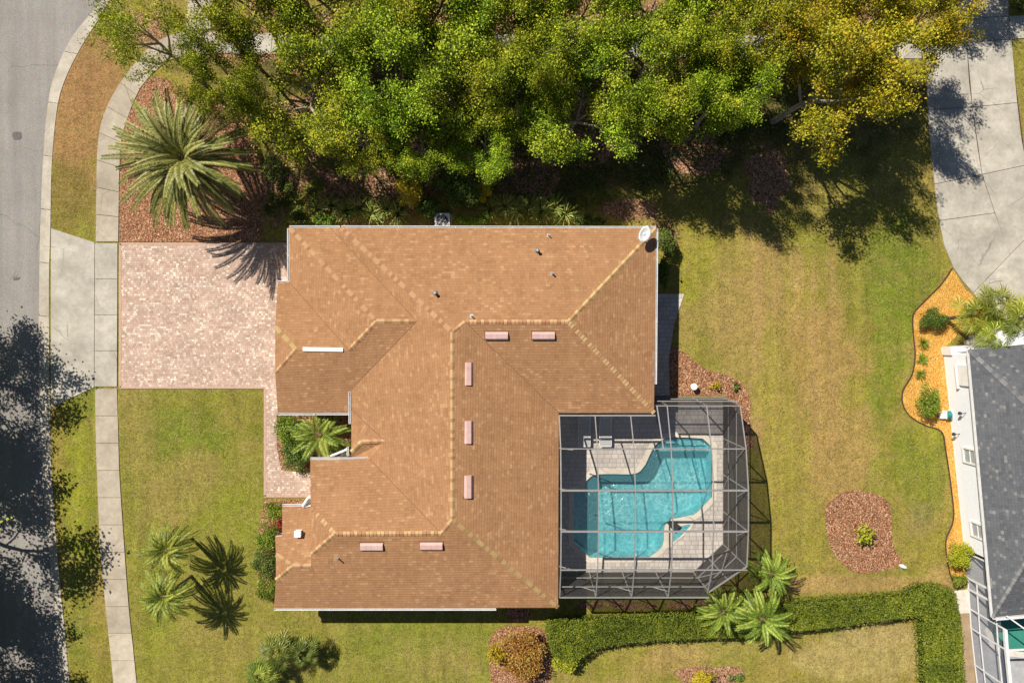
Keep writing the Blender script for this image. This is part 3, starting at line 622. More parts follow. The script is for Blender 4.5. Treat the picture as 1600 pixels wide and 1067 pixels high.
on_wall('window', 1, .3, 1.4, .9, 2.1, M['glass']); on_wall('window', 1, .65, 1.0, 1.0, 2.1, M['glass']); on_wall('window', 2, .5, 1.6, .9, 2.1, M['glass'])
on_wall('sliding_door', 3, .5, 3.0, .06, 2.2, M['glass']); on_wall('sliding_door', 4, .5, 3.6, .06, 2.2, M['glass']); on_wall('window', 5, .3, 1.4, .9, 2.1, M['glass']); on_wall('window', 5, .7, 1.4, .9, 2.1, M['glass'])
on_wall('front_door', 12, .5, 1.0, .05, 2.15, M['dark'])
mb = MB(); c = W(538, 712, 0); mb.lathe((c.x, c.y, 0), [(.2, 0), (.2, .2), (.13, .25), (.13, 2.35), (.2, 2.42), (.2, 2.5)], 16); obj('porch_column', mb, M['whitep'], house)
mb = MB(); mb.tube([W(543, 701, 2.72), W(538, 704, 2.6), W(523, 710, 2.4), W(506, 716, 2.1)], .07, 8); obj('downspout', mb, M['whitep'], house)
mb = MB(); mb.tube([W(484, 776, 3.5), W(480, 781, 3.2), W(474, 790, 2.95)], .1, 8); mb.box(W(480, 788, 2.95), (.5, .25, .05), .2); obj('downspout', mb, M['whitep'], house)
# gable infill under the raised clips
for grp in ((('A0', 'B', 2.4), ('B', 'C', 2.4), ('C', 'D', 3.2)), (('U1', 'T1', 2.4), ('T1', 'T2', 2.4), ('T2', 'U3', 2.4)), (('I', 'Hx', 2.4), ('Hx', 'F', 2.4), ('F', 'Gx', 2.4))):
    mb = MB()
    for a, b, zz in grp:
        p, q = W(*V[a]), W(*V[b]); i = Vector((.07, 0, 0)); p = p + i; q = q + i; mb.add([p - Vector((0, 0, .05)), q - Vector((0, 0, .05)), (q.x, q.y, zz), (p.x, p.y, zz)], [(0, 1, 2, 3)])
    obj('gable_wall', mb, M['stucco'], house)

def plane_z(names, px, py):
    """world point where the pixel ray meets the roof plane through three named corners"""
    a, b, c = [W(*V[k]) for k in names]; n = (b - a).cross(c - a); o = Vector((0, 0, H)); d = W(px, py, 0) - o
    t = n.dot(a - o) / n.dot(d); p = o + d * t; n = n if n.z > 0 else -n; return p, n.normalized()
def roof_frame(names, px, py):
    p, n = plane_z(names, px, py); u = Vector((0, 0, 1)).cross(n).normalized(); v = n.cross(u)
    return p, Matrix((u, v, n)).transposed()
def slant_vent(names, px, py):
    p, m = roof_frame(names, px, py); mb = MB(); w, d = 1.22, .4
    # low hood: a sloped lid over a dark slot on its downhill side
    sec = [(-d / 2 - .04, .0), (-d / 2 - .04, .09), (-d / 2 + .05, .16), (d / 2 - .1, .13), (d / 2, .02), (d / 2, 0)]
    vs = [p + m @ Vector((x, y, z)) for x in (-w / 2, w / 2) for y, z in sec]; n = len(sec)
    mb.add(vs, [(k, k + n, (k + 1) % n + n, (k + 1) % n) for k in range(n)] + [tuple(range(n)), tuple(range(2 * n - 1, n - 1, -1))], .5)
    for k in range(1, 4):
        x = -w / 2 + k * w / 4; mb.add([p + m @ Vector((x + s, y, z + .006)) for s in (-.008, .008) for y, z in sec[1:5]], [(0, 1, 5, 4), (1, 2, 6, 5), (2, 3, 7, 6)], .5)
    o = obj('roof_vent', mb, M['vent'], roof, fixn=True)
    fl = MB(); fl.box(p + m @ Vector((0, 0, .006)), (w + .12, d + .16, .012), rot=m); obj('flashing', fl, M['valley'], roof)
    return o
NP = ('N2', 'NE', 'RE'); SPn = ('SE', 'IC', 'RE'); EPn = ('IC', 'SS', 'PS'); SSP = ('Gx', 'SS', 'S2')
for x, y in ((776, 524), (849, 524)): slant_vent(SPn, x, y)
for x, y in ((731, 584), (731, 675), (731, 760)): slant_vent(EPn, x, y)
for x, y in ((581, 853), (674, 852)): slant_vent(SSP, x, y)
mb = MB(); p0, p1 = W(473, 546, 3.57), W(536, 547, 3.57); mb.bar(p0, p1, .17, .03)
for s_ in (-1, 1): mb.add([p0 + Vector((0, s_ * .08, .02)), p1 + Vector((0, s_ * .08, .02)), p1 + Vector((0, s_ * .13, -.05)), p0 + Vector((0, s_ * .13, -.05))], [(0, 1, 2, 3)])
obj('ridge_vent', mb, M['whitep'], roof, label='long white ridge vent')
def pipe_vent(names, px, py, sq=False, hgt=.3, r=.05):
    p, m = roof_frame(names, px, py); mb = MB()
    mb.box(p + m @ Vector((0, 0, .01)), ((.34, .34, .02) if sq else (.18, .2, .02)), rot=m)
    if sq: mb.box(p + Vector((0, 0, .12)), (.3, .3, .2)); mb.box(p + Vector((0, 0, .25)), (.36, .36, .05))
    else: mb.lathe(p, [(r * 2, 0), (r * 1.2, .1), (r, .12), (r, hgt), (r * 1.2, hgt)], 12)
    return obj('vent_pipe', mb, M['grey_metal'] if not sq else M['whitep'], roof)
pipe_vent(NP, 839, 392, hgt=.36, r=.08); pipe_vent(NP, 863, 428, r=.045); pipe_vent(NP, 680, 458, hgt=.34, r=.08); pipe_vent(NP, 737, 494, r=.03); pipe_vent(('K', 'E', 'D'), 467, 832, True); pipe_vent(SSP, 529, 872, hgt=.35, r=.04); pipe_vent(NP, 857, 368, r=.03)

# satellite dish
p, m = roof_frame(NP, 1000, 372); dish = thing('satellite_dish', p, 'white oval satellite dish on the northeast corner of the tan roof', 'satellite dish')
mb = MB(); mb.tube([p, p + Vector((0, 0, .35)), p + Vector((.06, .05, .5))], .035, 10); mb.box(p + Vector((0, 0, .02)), (.28, .2, .03)); obj('mast', mb, M['grey_metal'], dish)
ax = Vector((.25, -.1, .93)).normalized(); c = p + Vector((.12, .12, .62)); u = ax.cross(Vector((.45, .9, 0))).normalized(); v = ax.cross(u)
mb = MB(); n = 28; vs = []
for j, (r_, zz) in enumerate(((0.0, 0), (.15, .01), (.3, .035), (.43, .08))):
    vs += [c + u * r_ * .78 * math.cos(2 * PI * k / n) + v * r_ * 1.1 * math.sin(2 * PI * k / n) + ax * zz for k in range(n)]
f_ = [(j * n + k, j * n + (k + 1) % n, (j + 1) * n + (k + 1) % n, (j + 1) * n + k) for j in range(3) for k in range(n)]
mb.add(vs, f_); o = obj('reflector', mb, M['whitep'], dish, smooth=True); sm = o.modifiers.new('s', 'SOLIDIFY'); sm.thickness = .015
mb = MB(); fp = c + ax * .35 - v * .45; mb.bar(c - v * .45 + ax * .05, fp, .025); obj('feed_arm', mb, M['grey_metal'], dish); obj('bracket', MB().bar(p + Vector((0, 0, .4)), c, .04), M['grey_metal'], dish); obj('feed_horn', MB().box(fp + ax * .05, (.07, .12, .09)), M['grey_metal'], dish)
M['grey_dark'] = m_noisy('fan_grey', (.12, .12, .125), (.18, .18, .185), 6, .6)
# air conditioner
q = W(691, 345, .8); ac = thing('air_conditioner', (q.x, q.y, 0), 'light grey outdoor air conditioning unit beside the north wall', 'air conditioner')
mb = MB(); mb.box((q.x, q.y, .05), (1.05, 1.05, .1)); obj('base_pad', mb, M['apron'], ac)
mb = MB(); mb.box((q.x, q.y, .45), (.84, .84, .68)); b_ = bevel(obj('casing', mb, M['grey_metal'], ac), .04)
mb = MB(); n = 26
top = [(q.x + .44 * sx, q.y + .44 * sy) for sx, sy in ((-1, -1), (1, -1), (1, 1), (-1, 1))]; hole = [(q.x + .35 * math.cos(2 * PI * k / n), q.y + .35 * math.sin(2 * PI * k / n)) for k in range(n)]
mb.prism(top, .79, .84, .5, [hole]); bevel(obj('top_cover', mb, M['whitep'], ac), .015)
mb = MB(); mb.lathe((q.x, q.y, 0), [(.36, .795), (.36, .8)], 24); obj('fan_well', mb, M['grey_dark'], ac)
mb = MB()
for k in range(5):
    a = 2 * PI * k / 5; d = Vector((math.cos(a), math.sin(a), 0)); s_ = Vector((-d.y, d.x, 0)); c = Vector((q.x, q.y, .815)); mb.add([c + d * .05 - s_ * .03, c + d * .32 - s_ * .1, c + d * .32 + s_ * .08 + Vector((0, 0, .02)), c + d * .05 + s_ * .03], [(0, 1, 2, 3)])
mb.lathe((q.x, q.y, .8), [(.07, 0), (.07, .03), (.03, .04)], 12); obj('fan', mb, M['grey_metal'], ac)
mb = MB()
for r_ in (.1, .17, .24, .31, .35): mb.tube([(q.x + r_ * math.cos(2 * PI * k / 20), q.y + r_ * math.sin(2 * PI * k / 20), .85) for k in range(21)], .006, 4, False)
for k in range(8): a = PI * k / 8; mb.bar((q.x - .36 * math.cos(a), q.y - .36 * math.sin(a), .845), (q.x + .36 * math.cos(a), q.y + .36 * math.sin(a), .845), .008)
obj('fan_guard', mb, M['dark'], ac)

# ---------------------------------------------------------------- pool
pool = thing('swimming_pool', W(985, 790, 0), 'turquoise kidney and angled swimming pool inside the screened cage', 'pool')
pl = xy(POOL)
mb = MB(); n = len(pl); mb.add([(x, y, .02) for x, y in pl] + [(x, y, -1.35) for x, y in pl], [(k, (k + 1) % n, n + (k + 1) % n, n + k) for k in range(n)]); mb.prism(pl, None, -1.35)
obj('basin', mb, M['plaster'], pool)
st = zo(2.667, 800, 667, [(262, 275), (318, 275), (318, 520), (262, 480)]); mb = MB(); mb.prism(xy(st), -1.34, -.75); obj('bench', mb, M['plaster'], pool)
st = zo(2.667, 800, 667, [(640, 50), (790, 52), (828, 85), (828, 105), (600, 105)]); mb = MB(); mb.prism(xy(st), -1.34, -.45); mb.prism(xy(zo(2.667, 800, 667, [(650, 50), (780, 52), (810, 78), (640, 78)])), -1.34, -.25); obj('steps', mb, M['plaster'], pool)
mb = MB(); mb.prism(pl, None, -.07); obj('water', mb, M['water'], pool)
mb = MB(); mb.prism(offset(pl, .3), 0, .055, .55, [pl]); obj('coping', mb, M['coping'], pool)
lip = zo(2.667, 800, 667, [(636, 440), (640, 402), (665, 386), (748, 366), (756, 400), (744, 425), (690, 472), (662, 500), (634, 505)])
spa = smoothpoly(zo(2.667, 800, 667, [(667, 478), (672, 445), (690, 418), (710, 409), (744, 407), (724, 430), (700, 455)]), 3)
mb = MB(); mb.prism(xy(lip), 0, .063, .6, [xy(spa)]); obj('shelf', mb, M['coping'], pool)
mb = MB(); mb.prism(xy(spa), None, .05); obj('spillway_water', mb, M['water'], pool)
mb = MB(); mb.prism(xy(spa), None, .036); obj('spillway_bowl', mb, M['plaster'], pool)
mb = MB(); mb.prism(xy(zo(2.667, 800, 667, [(648, 402), (670, 386), (697, 408), (672, 432)])), .03, .3); obj('tile_pier', mb, M['dark'], pool)
# sun loungers
def lounger(px, py, label):
    c = W(px, py, .35); c.z = .03; t = thing('sun_lounger', c, label, 'sun lounger', 'sun loungers in the pool cage'); w, L_ = .68, 1.85
    mb = MB()
    for s_ in (-1, 1): mb.bar(c + Vector((s_ * w / 2, -L_ / 2, .32)), c + Vector((s_ * w / 2, L_ * .14, .32)), .05, .05); mb.bar(c + Vector((s_ * w / 2, L_ * .14, .32)), c + Vector((s_ * w / 2, L_ / 2, .62)), .05, .05)
    for y, z in ((-L_ / 2, .32), (L_ * .14, .3), (L_ / 2, .62)): mb.bar(c + Vector((-w / 2, y, z)), c + Vector((w / 2, y, z)), .05, .05)
    obj('frame', mb, M['whitep'], t)
    for s_ in (-1, 1):
        for y in (-L_ * .42, L_ * .2): obj('leg', MB().bar(c + Vector((s_ * (w / 2 - .03), y, 0)), c + Vector((s_ * (w / 2 - .03), y, .31)), .045), M['whitep'], t)
    mb = MB()
    for k in range(9): y0 = -L_ / 2 + .03 + k * .13; mb.box(c + Vector((0, y0 + .06, .335)), (w - .08, .115, .02))
    obj('seat', mb, M['fabric'], t)
    mb = MB(); r = Matrix.Rotation(math.atan2(.3, L_ * .36), 3, 'X')
    for k in range(5): f = (k + .5) / 5; mb.box(c + Vector((0, L_ * (.14 + .36 * f), .33 + .3 * f)), (w - .08, .12, .02), rot=r)
    obj('backrest', mb, M['fabric'], t)
    mb = MB(); mb.box(c + Vector((0, L_ * .44, .61)), (w - .12, .24, .07), rot=r); bevel(obj('headrest', mb, M['fabric'], t), .02); return t
lounger(913, 673, 'shaded pale sun lounger nearest the house wall'); lounger(946, 673, 'shaded pale sun lounger second from the house wall')

# ---------------------------------------------------------------- pool cage
cage = thing('pool_cage', W(1000, 760, 0), 'grey aluminium screen enclosure over the turquoise swimming pool', 'screen enclosure')
PROF = [(634, 3.1), (701, 4.05), (766, 4.42), (830, 4.42), (890, 4.15), (933, 3.3)]
def ytrue(py, z): return (CY - py) * (1 - z / H) / PPM
def zprof(Y):
    ys = [-ytrue(p, z) for p, z in PROF]; return float(np.interp(-Y, ys, [z for p, z in PROF]))
xE = (1129.5 - CX) / PPM; yS = (CY - 893) / PPM
XL = [(876 - CX) * (1 - .1) / PPM, (934.8 - CX) * (1 - 4.4 / H) / PPM, (992.5 - CX) * (1 - 4.4 / H) / PPM, (1051 - CX) * (1 - 4.4 / H) / PPM, (1114.8 - CX) * (1 - 4.4 / H) / PPM, xE]
YL = [ytrue(p, z) for p, z in PROF]; ZL = [z for p, z in PROF]
yH = ytrue(649, 2.95); xC = (1024 - CX) * (1 - 2.95 / H) / PPM   # house corner
chA = Vector((xE, (CY - 849) / PPM)); chB = Vector(((1083 - CX) / PPM, yS))
def part(name, mb, m=None): return obj(name, mb, m or M['cage'], cage)
bw = .05
# beams running east-west at each break of the roof
for i, (y, z) in enumerate(zip(YL, ZL)):
    x0 = XL[0] if i > 0 else xC; x1 = xE
    if i == 5: x1 = chB.x
    if i == 4: x1 = xE
    part('roof_beam', MB().bar((x0, y, z), (x1, y, z), bw if i not in (2, 3) else .09, .12))
# south eave sits where the wall stands; chamfer eave
zc = zprof(chA.y)
part('roof_beam', MB().bar((chA.x, chA.y, zc), (chB.x, chB.y, ZL[5]), bw, .1))
# purlins north-south
def roofpath(x, y0=None):
    pts = []
    for y, z in zip(YL, ZL): pts.append((x, y, z))
    return pts
for j, x in enumerate(XL):
    pts = roofpath(x)
    if x < xC - .05: pts = [(x, yH, 2.95)] + pts[1:]
    if j == 5: pts = pts[:4] + [(x, chA.y, zc)]
    if j == 4:   # stops on the chamfer
        t = (chA.x - x) / (chA.x - chB.x); ye = chA.y + (chB.y - chA.y) * t; pts = pts[:5] + [(x, ye, zc + (ZL[5] - zc) * t)]
    mb = MB()
    for a, b in zip(pts, pts[1:]): mb.bar(a, b, .05 if j else .07, .08)
    part('purlin', mb)
part('purlin', MB().bar((xC + .05, YL[0], ZL[0]), (xC + .2, YL[1], ZL[1]), .06, .09))
part('purlin', MB().bar((XL[0], yH, 2.95), (xC, yH, 2.95), .08, .1))
# posts
def post(x, y, z, xt=None, yt=None): part('post', MB().bar((x, y, .03), (xt if xt is not None else x, yt if yt is not None else y, z), .06, .06))
for y, z in zip(YL[1:4], ZL[1:4]): post(xE, y, z)
post(xE, chA.y, zc); post(chB.x, chB.y, ZL[5]); yN = (CY - 621) / PPM
for x in XL[1:4]: post(x, yS, ZL[5], x, YL[5])
post(XL[0] + .05, yS, ZL[5]); post(xE, yN, ZL[0], xE, YL[0]); post(XL[4], yN, ZL[0], XL[4], YL[0]); post(XL[3], yN, ZL[0], XL[3], YL[0])
m_ = (chA + chB) / 2; post(m_.x, m_.y, (zc + ZL[5]) / 2)
# rails and braces on the east and south walls
railz = [(.06, .06), (1.05, .05), (2.5, .05)]
for z, w in railz:
    part('rail', MB().bar((xE, yN, z), (xE, chA.y, z), w * .8, .04)); part('rail', MB().bar((chA.x, chA.y, z), (chB.x, chB.y, z), w, .05)); part('rail', MB().bar((chB.x, yS, z), (XL[0], yS, z), w, .05)); part('rail', MB().bar((xC, yN, z), (xE, yN, z), w, .05))
for i in range(1, 4):
    a, b = YL[i], YL[i + 1] if i < 3 else chA.y; z = ZL[i]
    part('brace', MB().bar((xE, a, z - .1), (xE, a - .8, 2.5), .045)); part('brace', MB().bar((xE, a, 1.05), (xE, a - .9, .08), .045))
for i in range(0, 3):
    part('brace', MB().bar((XL[i + 1], yS, ZL[5] - .1), (XL[i + 1] - .7, yS, 2.5), .045)); part('brace', MB().bar((XL[i + 1], yS, 1.0), (XL[i + 1] + .8, yS, .08), .045))
part('brace', MB().bar((chA.x, chA.y, 1.05), (m_.x, m_.y, 2.6), .045)); part('brace', MB().bar((chB.x, chB.y, 1.05), (m_.x, m_.y, 2.6), .045))
for i in range(1, 5): part('brace', MB().bar((XL[0], YL[i] - .1, ZL[i] - .9), (XL[0] + .9, YL[i] - .1, ZL[i] - .08), .05))
# screens
def scr(pts, m): mb = MB(); mb.add(pts, [tuple(range(len(pts)))]); o = obj('screen', mb, m, cage); return o
for i in range(5):
    for j in range(5):
        x0, x1 = XL[j], XL[j + 1]; y0, y1, z0, z1 = YL[i], YL[i + 1], ZL[i], ZL[i + 1]
        if i == 0:
            if x1 < xC: y0, z0 = yH, 2.95
            elif x0 < xC:
                scr([(x0, yH, 2.95), (xC, yH, 2.95), (xC + .2, y1, z1), (x0, y1, z1)], M['screen']); x0 = xC + .02
                scr([(x0, y0, z0), (x1, y0, z0), (x1, y1, z1), (x0 + .18, y1, z1)], M['screen']); continue
        if i == 4 and j >= 3:
            if j == 3: t = (chA.x - x1) / (chA.x - chB.x); scr([(x0, y0, z0), (x1, y0, z0), (x1, chA.y + (chB.y - chA.y) * t, zc + (z1 - zc) * t), (chB.x, chB.y, z1), (x0, y1, z1)], M['screen'])
            else: t = (chA.x - x0) / (chA.x - chB.x); scr([(x0, y0, z0), (x1, y0 , z0), (chA.x, chA.y, zc), (x0, chA.y + (chB.y - chA.y) * t, zc + (z1 - zc) * t)], M['screen']) if y0 > chA.y else scr([(x0, y0, z0), (x0 + (chA.x - x0) * .9, y0, z0), (x0, chA.y + (chB.y - chA.y) * t, zc + (z1 - zc) * t)], M['screen'])
            continue
        scr([(x0, y0, z0), (x1, y0, z0), (x1, y1, z1), (x0, y1, z1)], M['screen'])
ys = [yN] + YL[1:4] + [chA.y]; zs = ZL[:4] + [zc]
for i in range(4):
    scr([(xE, ys[i], .03), (xE, ys[i + 1], .03), (xE, ys[i + 1] if i else YL[1], zs[i + 1]), (xE, ys[i] if i else YL[0], zs[i])], M['screen_wall'])
scr([(chA.x, chA.y, .03), (chB.x, chB.y, .03), (chB.x, chB.y, ZL[5]), (chA.x, chA.y, zc)], M['screen_wall'])
xs_ = [chB.x] + XL[3:0:-1] + [XL[0]]
xs_ = sorted(set([chB.x, XL[3], XL[2], XL[1], XL[0]]), reverse=True)
for a, b in zip(xs_, xs_[1:]): scr([(a, yS, .03), (b, yS, .03), (b, YL[5], ZL[5]), (a, YL[5], ZL[5])], M['screen_wall'])
scr([(xC, yN, .03), (xE, yN, .03), (xE, YL[0], ZL[0]), (xC, YL[0], ZL[0])], M['screen_wall'])

# ---------------------------------------------------------------- neighbour's house
nh = thing('neighbour_house', W(1600, 750, 0), 'pale grey stucco house with dark grey shingle roof at the right edge', 'house')
b0 = W(1474, 553); b1 = W(1511, 905); dr = (b1 - b0).normalized(); nrm = Vector((-dr.y, dr.x, 0))
if nrm.x > 0: nrm = -nrm
inn = -nrm
def nb(s, t, z=0.0): p = b0 + dr * s + inn * t; return Vector((p.x, p.y, z))   # s along the wall southwards, t inwards
LW = (b1 - b0).length
mb = MB(); mb.prism([tuple(nb(s, t))[:2] for s, t in ((0, 0), (LW - 1.9, 0), (LW - 1.9, 9), (0, 9))], 0, 2.56); obj('wall', mb, M['stucco_grey'], nh)
mb = MB(); mb.prism([tuple(nb(s, t))[:2] for s, t in ((-1.2, 1.6), (-.05, 1.6), (-.05, 9), (-1.2, 9))], 0, 2.56); obj('wall', mb, M['whitep'], nh)
mb = MB(); mb.prism([tuple(nb(s, t))[:2] for s, t in ((LW - 1.85, 2.6), (LW + 1.0, 2.6), (LW + 1.0, 9), (LW - 1.85, 9))], 0, 2.56); obj('lanai_wall', mb, M['stucco_grey'], nh)
def rp(px, py, z): return W(px, py, z)
ER = 2.72; Vn = dict(a=(1514, 546, ER), b=(1552, 964, ER), c=(2000, 922, ER), d=(1960, 504, ER), e=(1700, 720, 5.2), f=(1780, 712, 5.2))
V_old = V
rmn, fmn = roof_mesh(Vn, [('a', 'b', 'e'), ('b', 'c', 'f', 'e'), ('c', 'd', 'f'), ('d', 'a', 'e', 'f')])
rfn = obj('roof', rmn, M['shingle_grey'], nh); obj('fascia', fmn, M['white'], nh)
M['capg'] = m_leaf('grey_cap_shingle', [(.09, .09, .1), (.15, .15, .155), (.22, .22, .22)], 0.0, .95, 0)
caps([Vn['a'], Vn['e'], Vn['f']], rfn, M['capg']); caps([Vn['b'], Vn['e']], rfn, M['capg'])
gutter(Vn['a'], Vn['b'], nh, side=1, straps=False, w=.07); gutter(Vn['b'], Vn['c'], nh, side=1, straps=False, w=.09)
sf = MB(); sf.prism([tuple(W(*Vn[k]))[:2] for k in 'abcd'], ER - .165, ER - .155); obj('soffit', sf, M['white'], nh)
def nwin(s, w=.85, z0=.95, z1=2.05):
    f = MB(); 
    for ds in (-w / 2, w / 2): f.bar(nb(s + ds, -.03, z0 - .05), nb(s + ds, -.03, z1 + .05), .1, .1)
    for z in (z0, z1): f.bar(nb(s - w / 2, -.035, z), nb(s + w / 2, -.035, z), .13, .1)
    f.bar(nb(s - w / 2, -.02, (z0 + z1) / 2), nb(s + w / 2, -.02, (z0 + z1) / 2), .05, .05)
    o = obj('window', f, M['white'], nh); g_ = MB(); g_.add([nb(s - w / 2, -.012, z0), nb(s + w / 2, -.012, z0), nb(s + w / 2, -.012, z1), nb(s - w / 2, -.012, z1)], [(0, 1, 2, 3)]); obj('pane', g_, M['blind'], o); return o
M['blind'] = m_noisy('window_blind', (.3, .32, .33), (.4, .42, .42), 2, .3, .4)
def s_of(py): return ((CY - py) / PPM - b0.y) / dr.y
nwin(s_of(706)); nwin(s_of(818)); 
f = MB(); f.bar(nb(.55, -.05, 1.2), nb(2.0, -.05, 1.2), .25, .1); f.box(nb(1.2, -.06, 1.75), (.12, 1.2, 1.3), math.atan2(dr.y, dr.x) + PI / 2); obj('door', f, M['whitep'], nh)
mb = MB(); mb.prism([tuple(nb(s, t))[:2] for s, t in ((-.42, -.1), (.05, -.1), (.05, 2.2), (-.42, 2.2))], 0, .9); mb.tube([nb(-.2, .2 + .2 * k, .9 + .35 * math.sin(k * PI / 7)) for k in range(8)], .09, 8); obj('porch_wall', mb, M['whitep'], nh)
mb = MB(); mb.lathe(nb(-.5, 1.5, 0), [(.2, 0), (.2, .3), (.13, .34), (.13, 2.4), (.2, 2.5)], 14); obj('porch_column', mb, M['whitep'], nh)
# wall lamp and tap
def wall_item(py, z, label):
    s = s_of(py); t = thing('wall_lamp', nb(s, 0, z), label, 'wall lamp', 'dark fittings on the grey wall'); mb = MB(); mb.tube([nb(s, 0, z), nb(s, -.22, z + .08), nb(s, -.3, z)], .02, 6); obj('arm', mb, M['dark'], t)
    mb = MB(); mb.lathe(nb(s, -.3, z - .14), [(.03, 0), (.11, .04), (.08, .15), (.02, .18)], 10); obj('lamp_head', mb, M['dark'], t)
wall_item(641, 1.5, 'dark wall lamp above the teal hose reel'); wall_item(675, .75, 'low dark wall fitting below the teal hose reel')
# hose reel
hr = W(1473, 647); t = thing('hose_reel', hr, 'teal and white garden hose reel between round shrub and grey wall', 'hose reel')
mb = MB(); mb.tube([hr + Vector((.14 + dx, 0, .32)) for dx in (-.12, .12)], .2, 16); obj('drum', mb, M['teal'], t)
mb = MB()
for k in range(5): mb.tube([hr + Vector((.05 + .045 * k, .22 * math.cos(a * PI / 8), .32 + .22 * math.sin(a * PI / 8))) for a in range(17)], .02, 5, False)
obj('hose', mb, M['teal'], t); mb = MB(); mb.box(hr + Vector((0, 0, .2)), (.06, .5, .4)); mb.box(hr + Vector((.3, 0, .2)), (.06, .5, .4)); mb.box(hr + Vector((-.15, -.1, .12)), (.25, .3, .24)); bevel(obj('stand', mb, M['whitep'], t), .02)
# neighbour's pool cage: white members, pale screens, green pool
nc = thing('neighbour_pool_cage', W(1560, 1040, 0), 'white framed screen enclosure over green pool beside grey roofed house', 'screen enclosure')
def npart(name, mb, m=None): return obj(name, mb, m or M['white'], nc)
c0 = W(1503, 868); c1 = W(1512, 915); 
def nw(px, py, z): g0 = W(px, py, 0); return Vector((g0.x, g0.y, z))
pts = [(1508, 862), (1511, 902), (1512, 919), (1514, 950), (1516, 980), (1522, 1037), (1531, 1110)]
for i, (x, y) in enumerate(pts): npart('post', MB().bar(nw(x, y, .03), nw(x, y, 2.75 if i < 3 else 3.0), .1 if i in (1, 2) else .07))
for z in (.08, .85, 2.35):
    mb = MB()
    for (xa, ya), (xb, yb) in zip(pts[1:], pts[2:]): mb.bar(nw(xa, ya, z), nw(xb, yb, z), .06)
    npart('rail', mb)
mb = MB()
for (xa, ya), (xb, yb) in zip(pts[3:], pts[4:]): mb.bar(nw(xa, ya, 3.0), nw(xb, yb, 3.0), .16)
npart('roof_beam', mb)
for x, y, x2, y2 in ((1516, 980, 1700, 968), (1522, 1037, 1700, 1020), (1531, 1110, 1700, 1100)): npart('roof_beam', MB().bar(nw(x, y, 3.0), nw(x2, y2, 3.4), .08))
npart('roof_beam', MB().bar(W(1573, 962, 3.0), W(1640, 1010, 3.3), .07)); npart('roof_beam', MB().bar(W(1556, 968, 2.9), W(1700, 956, 2.9), .06))
for (xa, ya), (xb, yb) in zip(pts, pts[1:]):
    mb = MB(); mb.add([nw(xa, ya, .05), nw(xb, yb, .05), nw(xb, yb, 2.7), nw(xa, ya, 2.7)], [(0, 1, 2, 3)]); npart('screen', mb, M['screen_light'])
M['lanai_floor'] = m_concrete('lanai_floor', (.3, .3, .31), (.4, .4, .41), (.35, .34, .33))
GP = [(1572, 940), (1558, 960), (1548, 985), (1554, 1003), (1575, 1015), (1620, 1020), (1700, 1000), (1700, 940)]
sheet('lanai_floor', [(1505, 870), (1513, 919), (1531, 1110), (1800, 1110), (1800, 930), (1560, 880)], .03, M['lanai_floor'], .3, [GP])
np_ = thing('neighbour_pool', W(1590, 980), 'green tinted pool under the white framed cage', 'pool')
mb = MB(); mb.prism(xy(GP), None, -.02); obj('water', mb, M['cover_green'], np_); mb = MB(); mb.prism(offset(xy(GP), .35), .0, .06, .6, [xy(GP)]); obj('coping', mb, M['light_slab'], np_)

# ---------------------------------------------------------------- plants
def leaf_mesh(name, C, size, tone, m, up=.6, asp=.5, origin=Vector((0, 0, 0)), rng=RNG, nb_=None):
    N = len(C); n = rng.normal(size=(N, 3)); n[:, 2] = np.abs(n[:, 2]) + up
    if nb_ is not None: n += nb_
    n /= np.linalg.norm(n, axis=1)[:, None]
    r = rng.normal(size=(N, 3)); t = np.cross(n, r); t /= np.linalg.norm(t, axis=1)[:, None]; b = np.cross(n, t)
    size = np.broadcast_to(size, (N,))[:, None]; C = C - np.array(origin)
    v = np.stack([C - t * size / 2, C + b * size * asp / 2 + n * size * .08, C + t * size / 2, C - b * size * asp / 2 + n * size * .08], 1).reshape(-1, 3)
    return quad_mesh(name, v, tone, m)
def quad_mesh(name, v, tone, m):
    N = len(v) // 4; me = bpy.data.meshes.new(name); me.vertices.add(N * 4); me.vertices.foreach_set('co', np.ascontiguousarray(v, dtype=np.float32).ravel())
    me.loops.add(N * 4); me.loops.foreach_set('vertex_index', np.arange(N * 4, dtype=np.int32)); me.polygons.add(N); me.polygons.foreach_set('loop_start', np.arange(N, dtype=np.int32) * 4)
    me.update(calc_edges=True); a = me.attributes.new('tone', 'FLOAT', 'FACE'); a.data.foreach_set('value', np.clip(tone, 0, 1).astype(np.float32)); me.materials.append(m); return me
def link(name, me, parent=None):
    o = bpy.data.objects.new(name, me); COL.objects.link(o)
    if parent: o.parent = parent
    return o
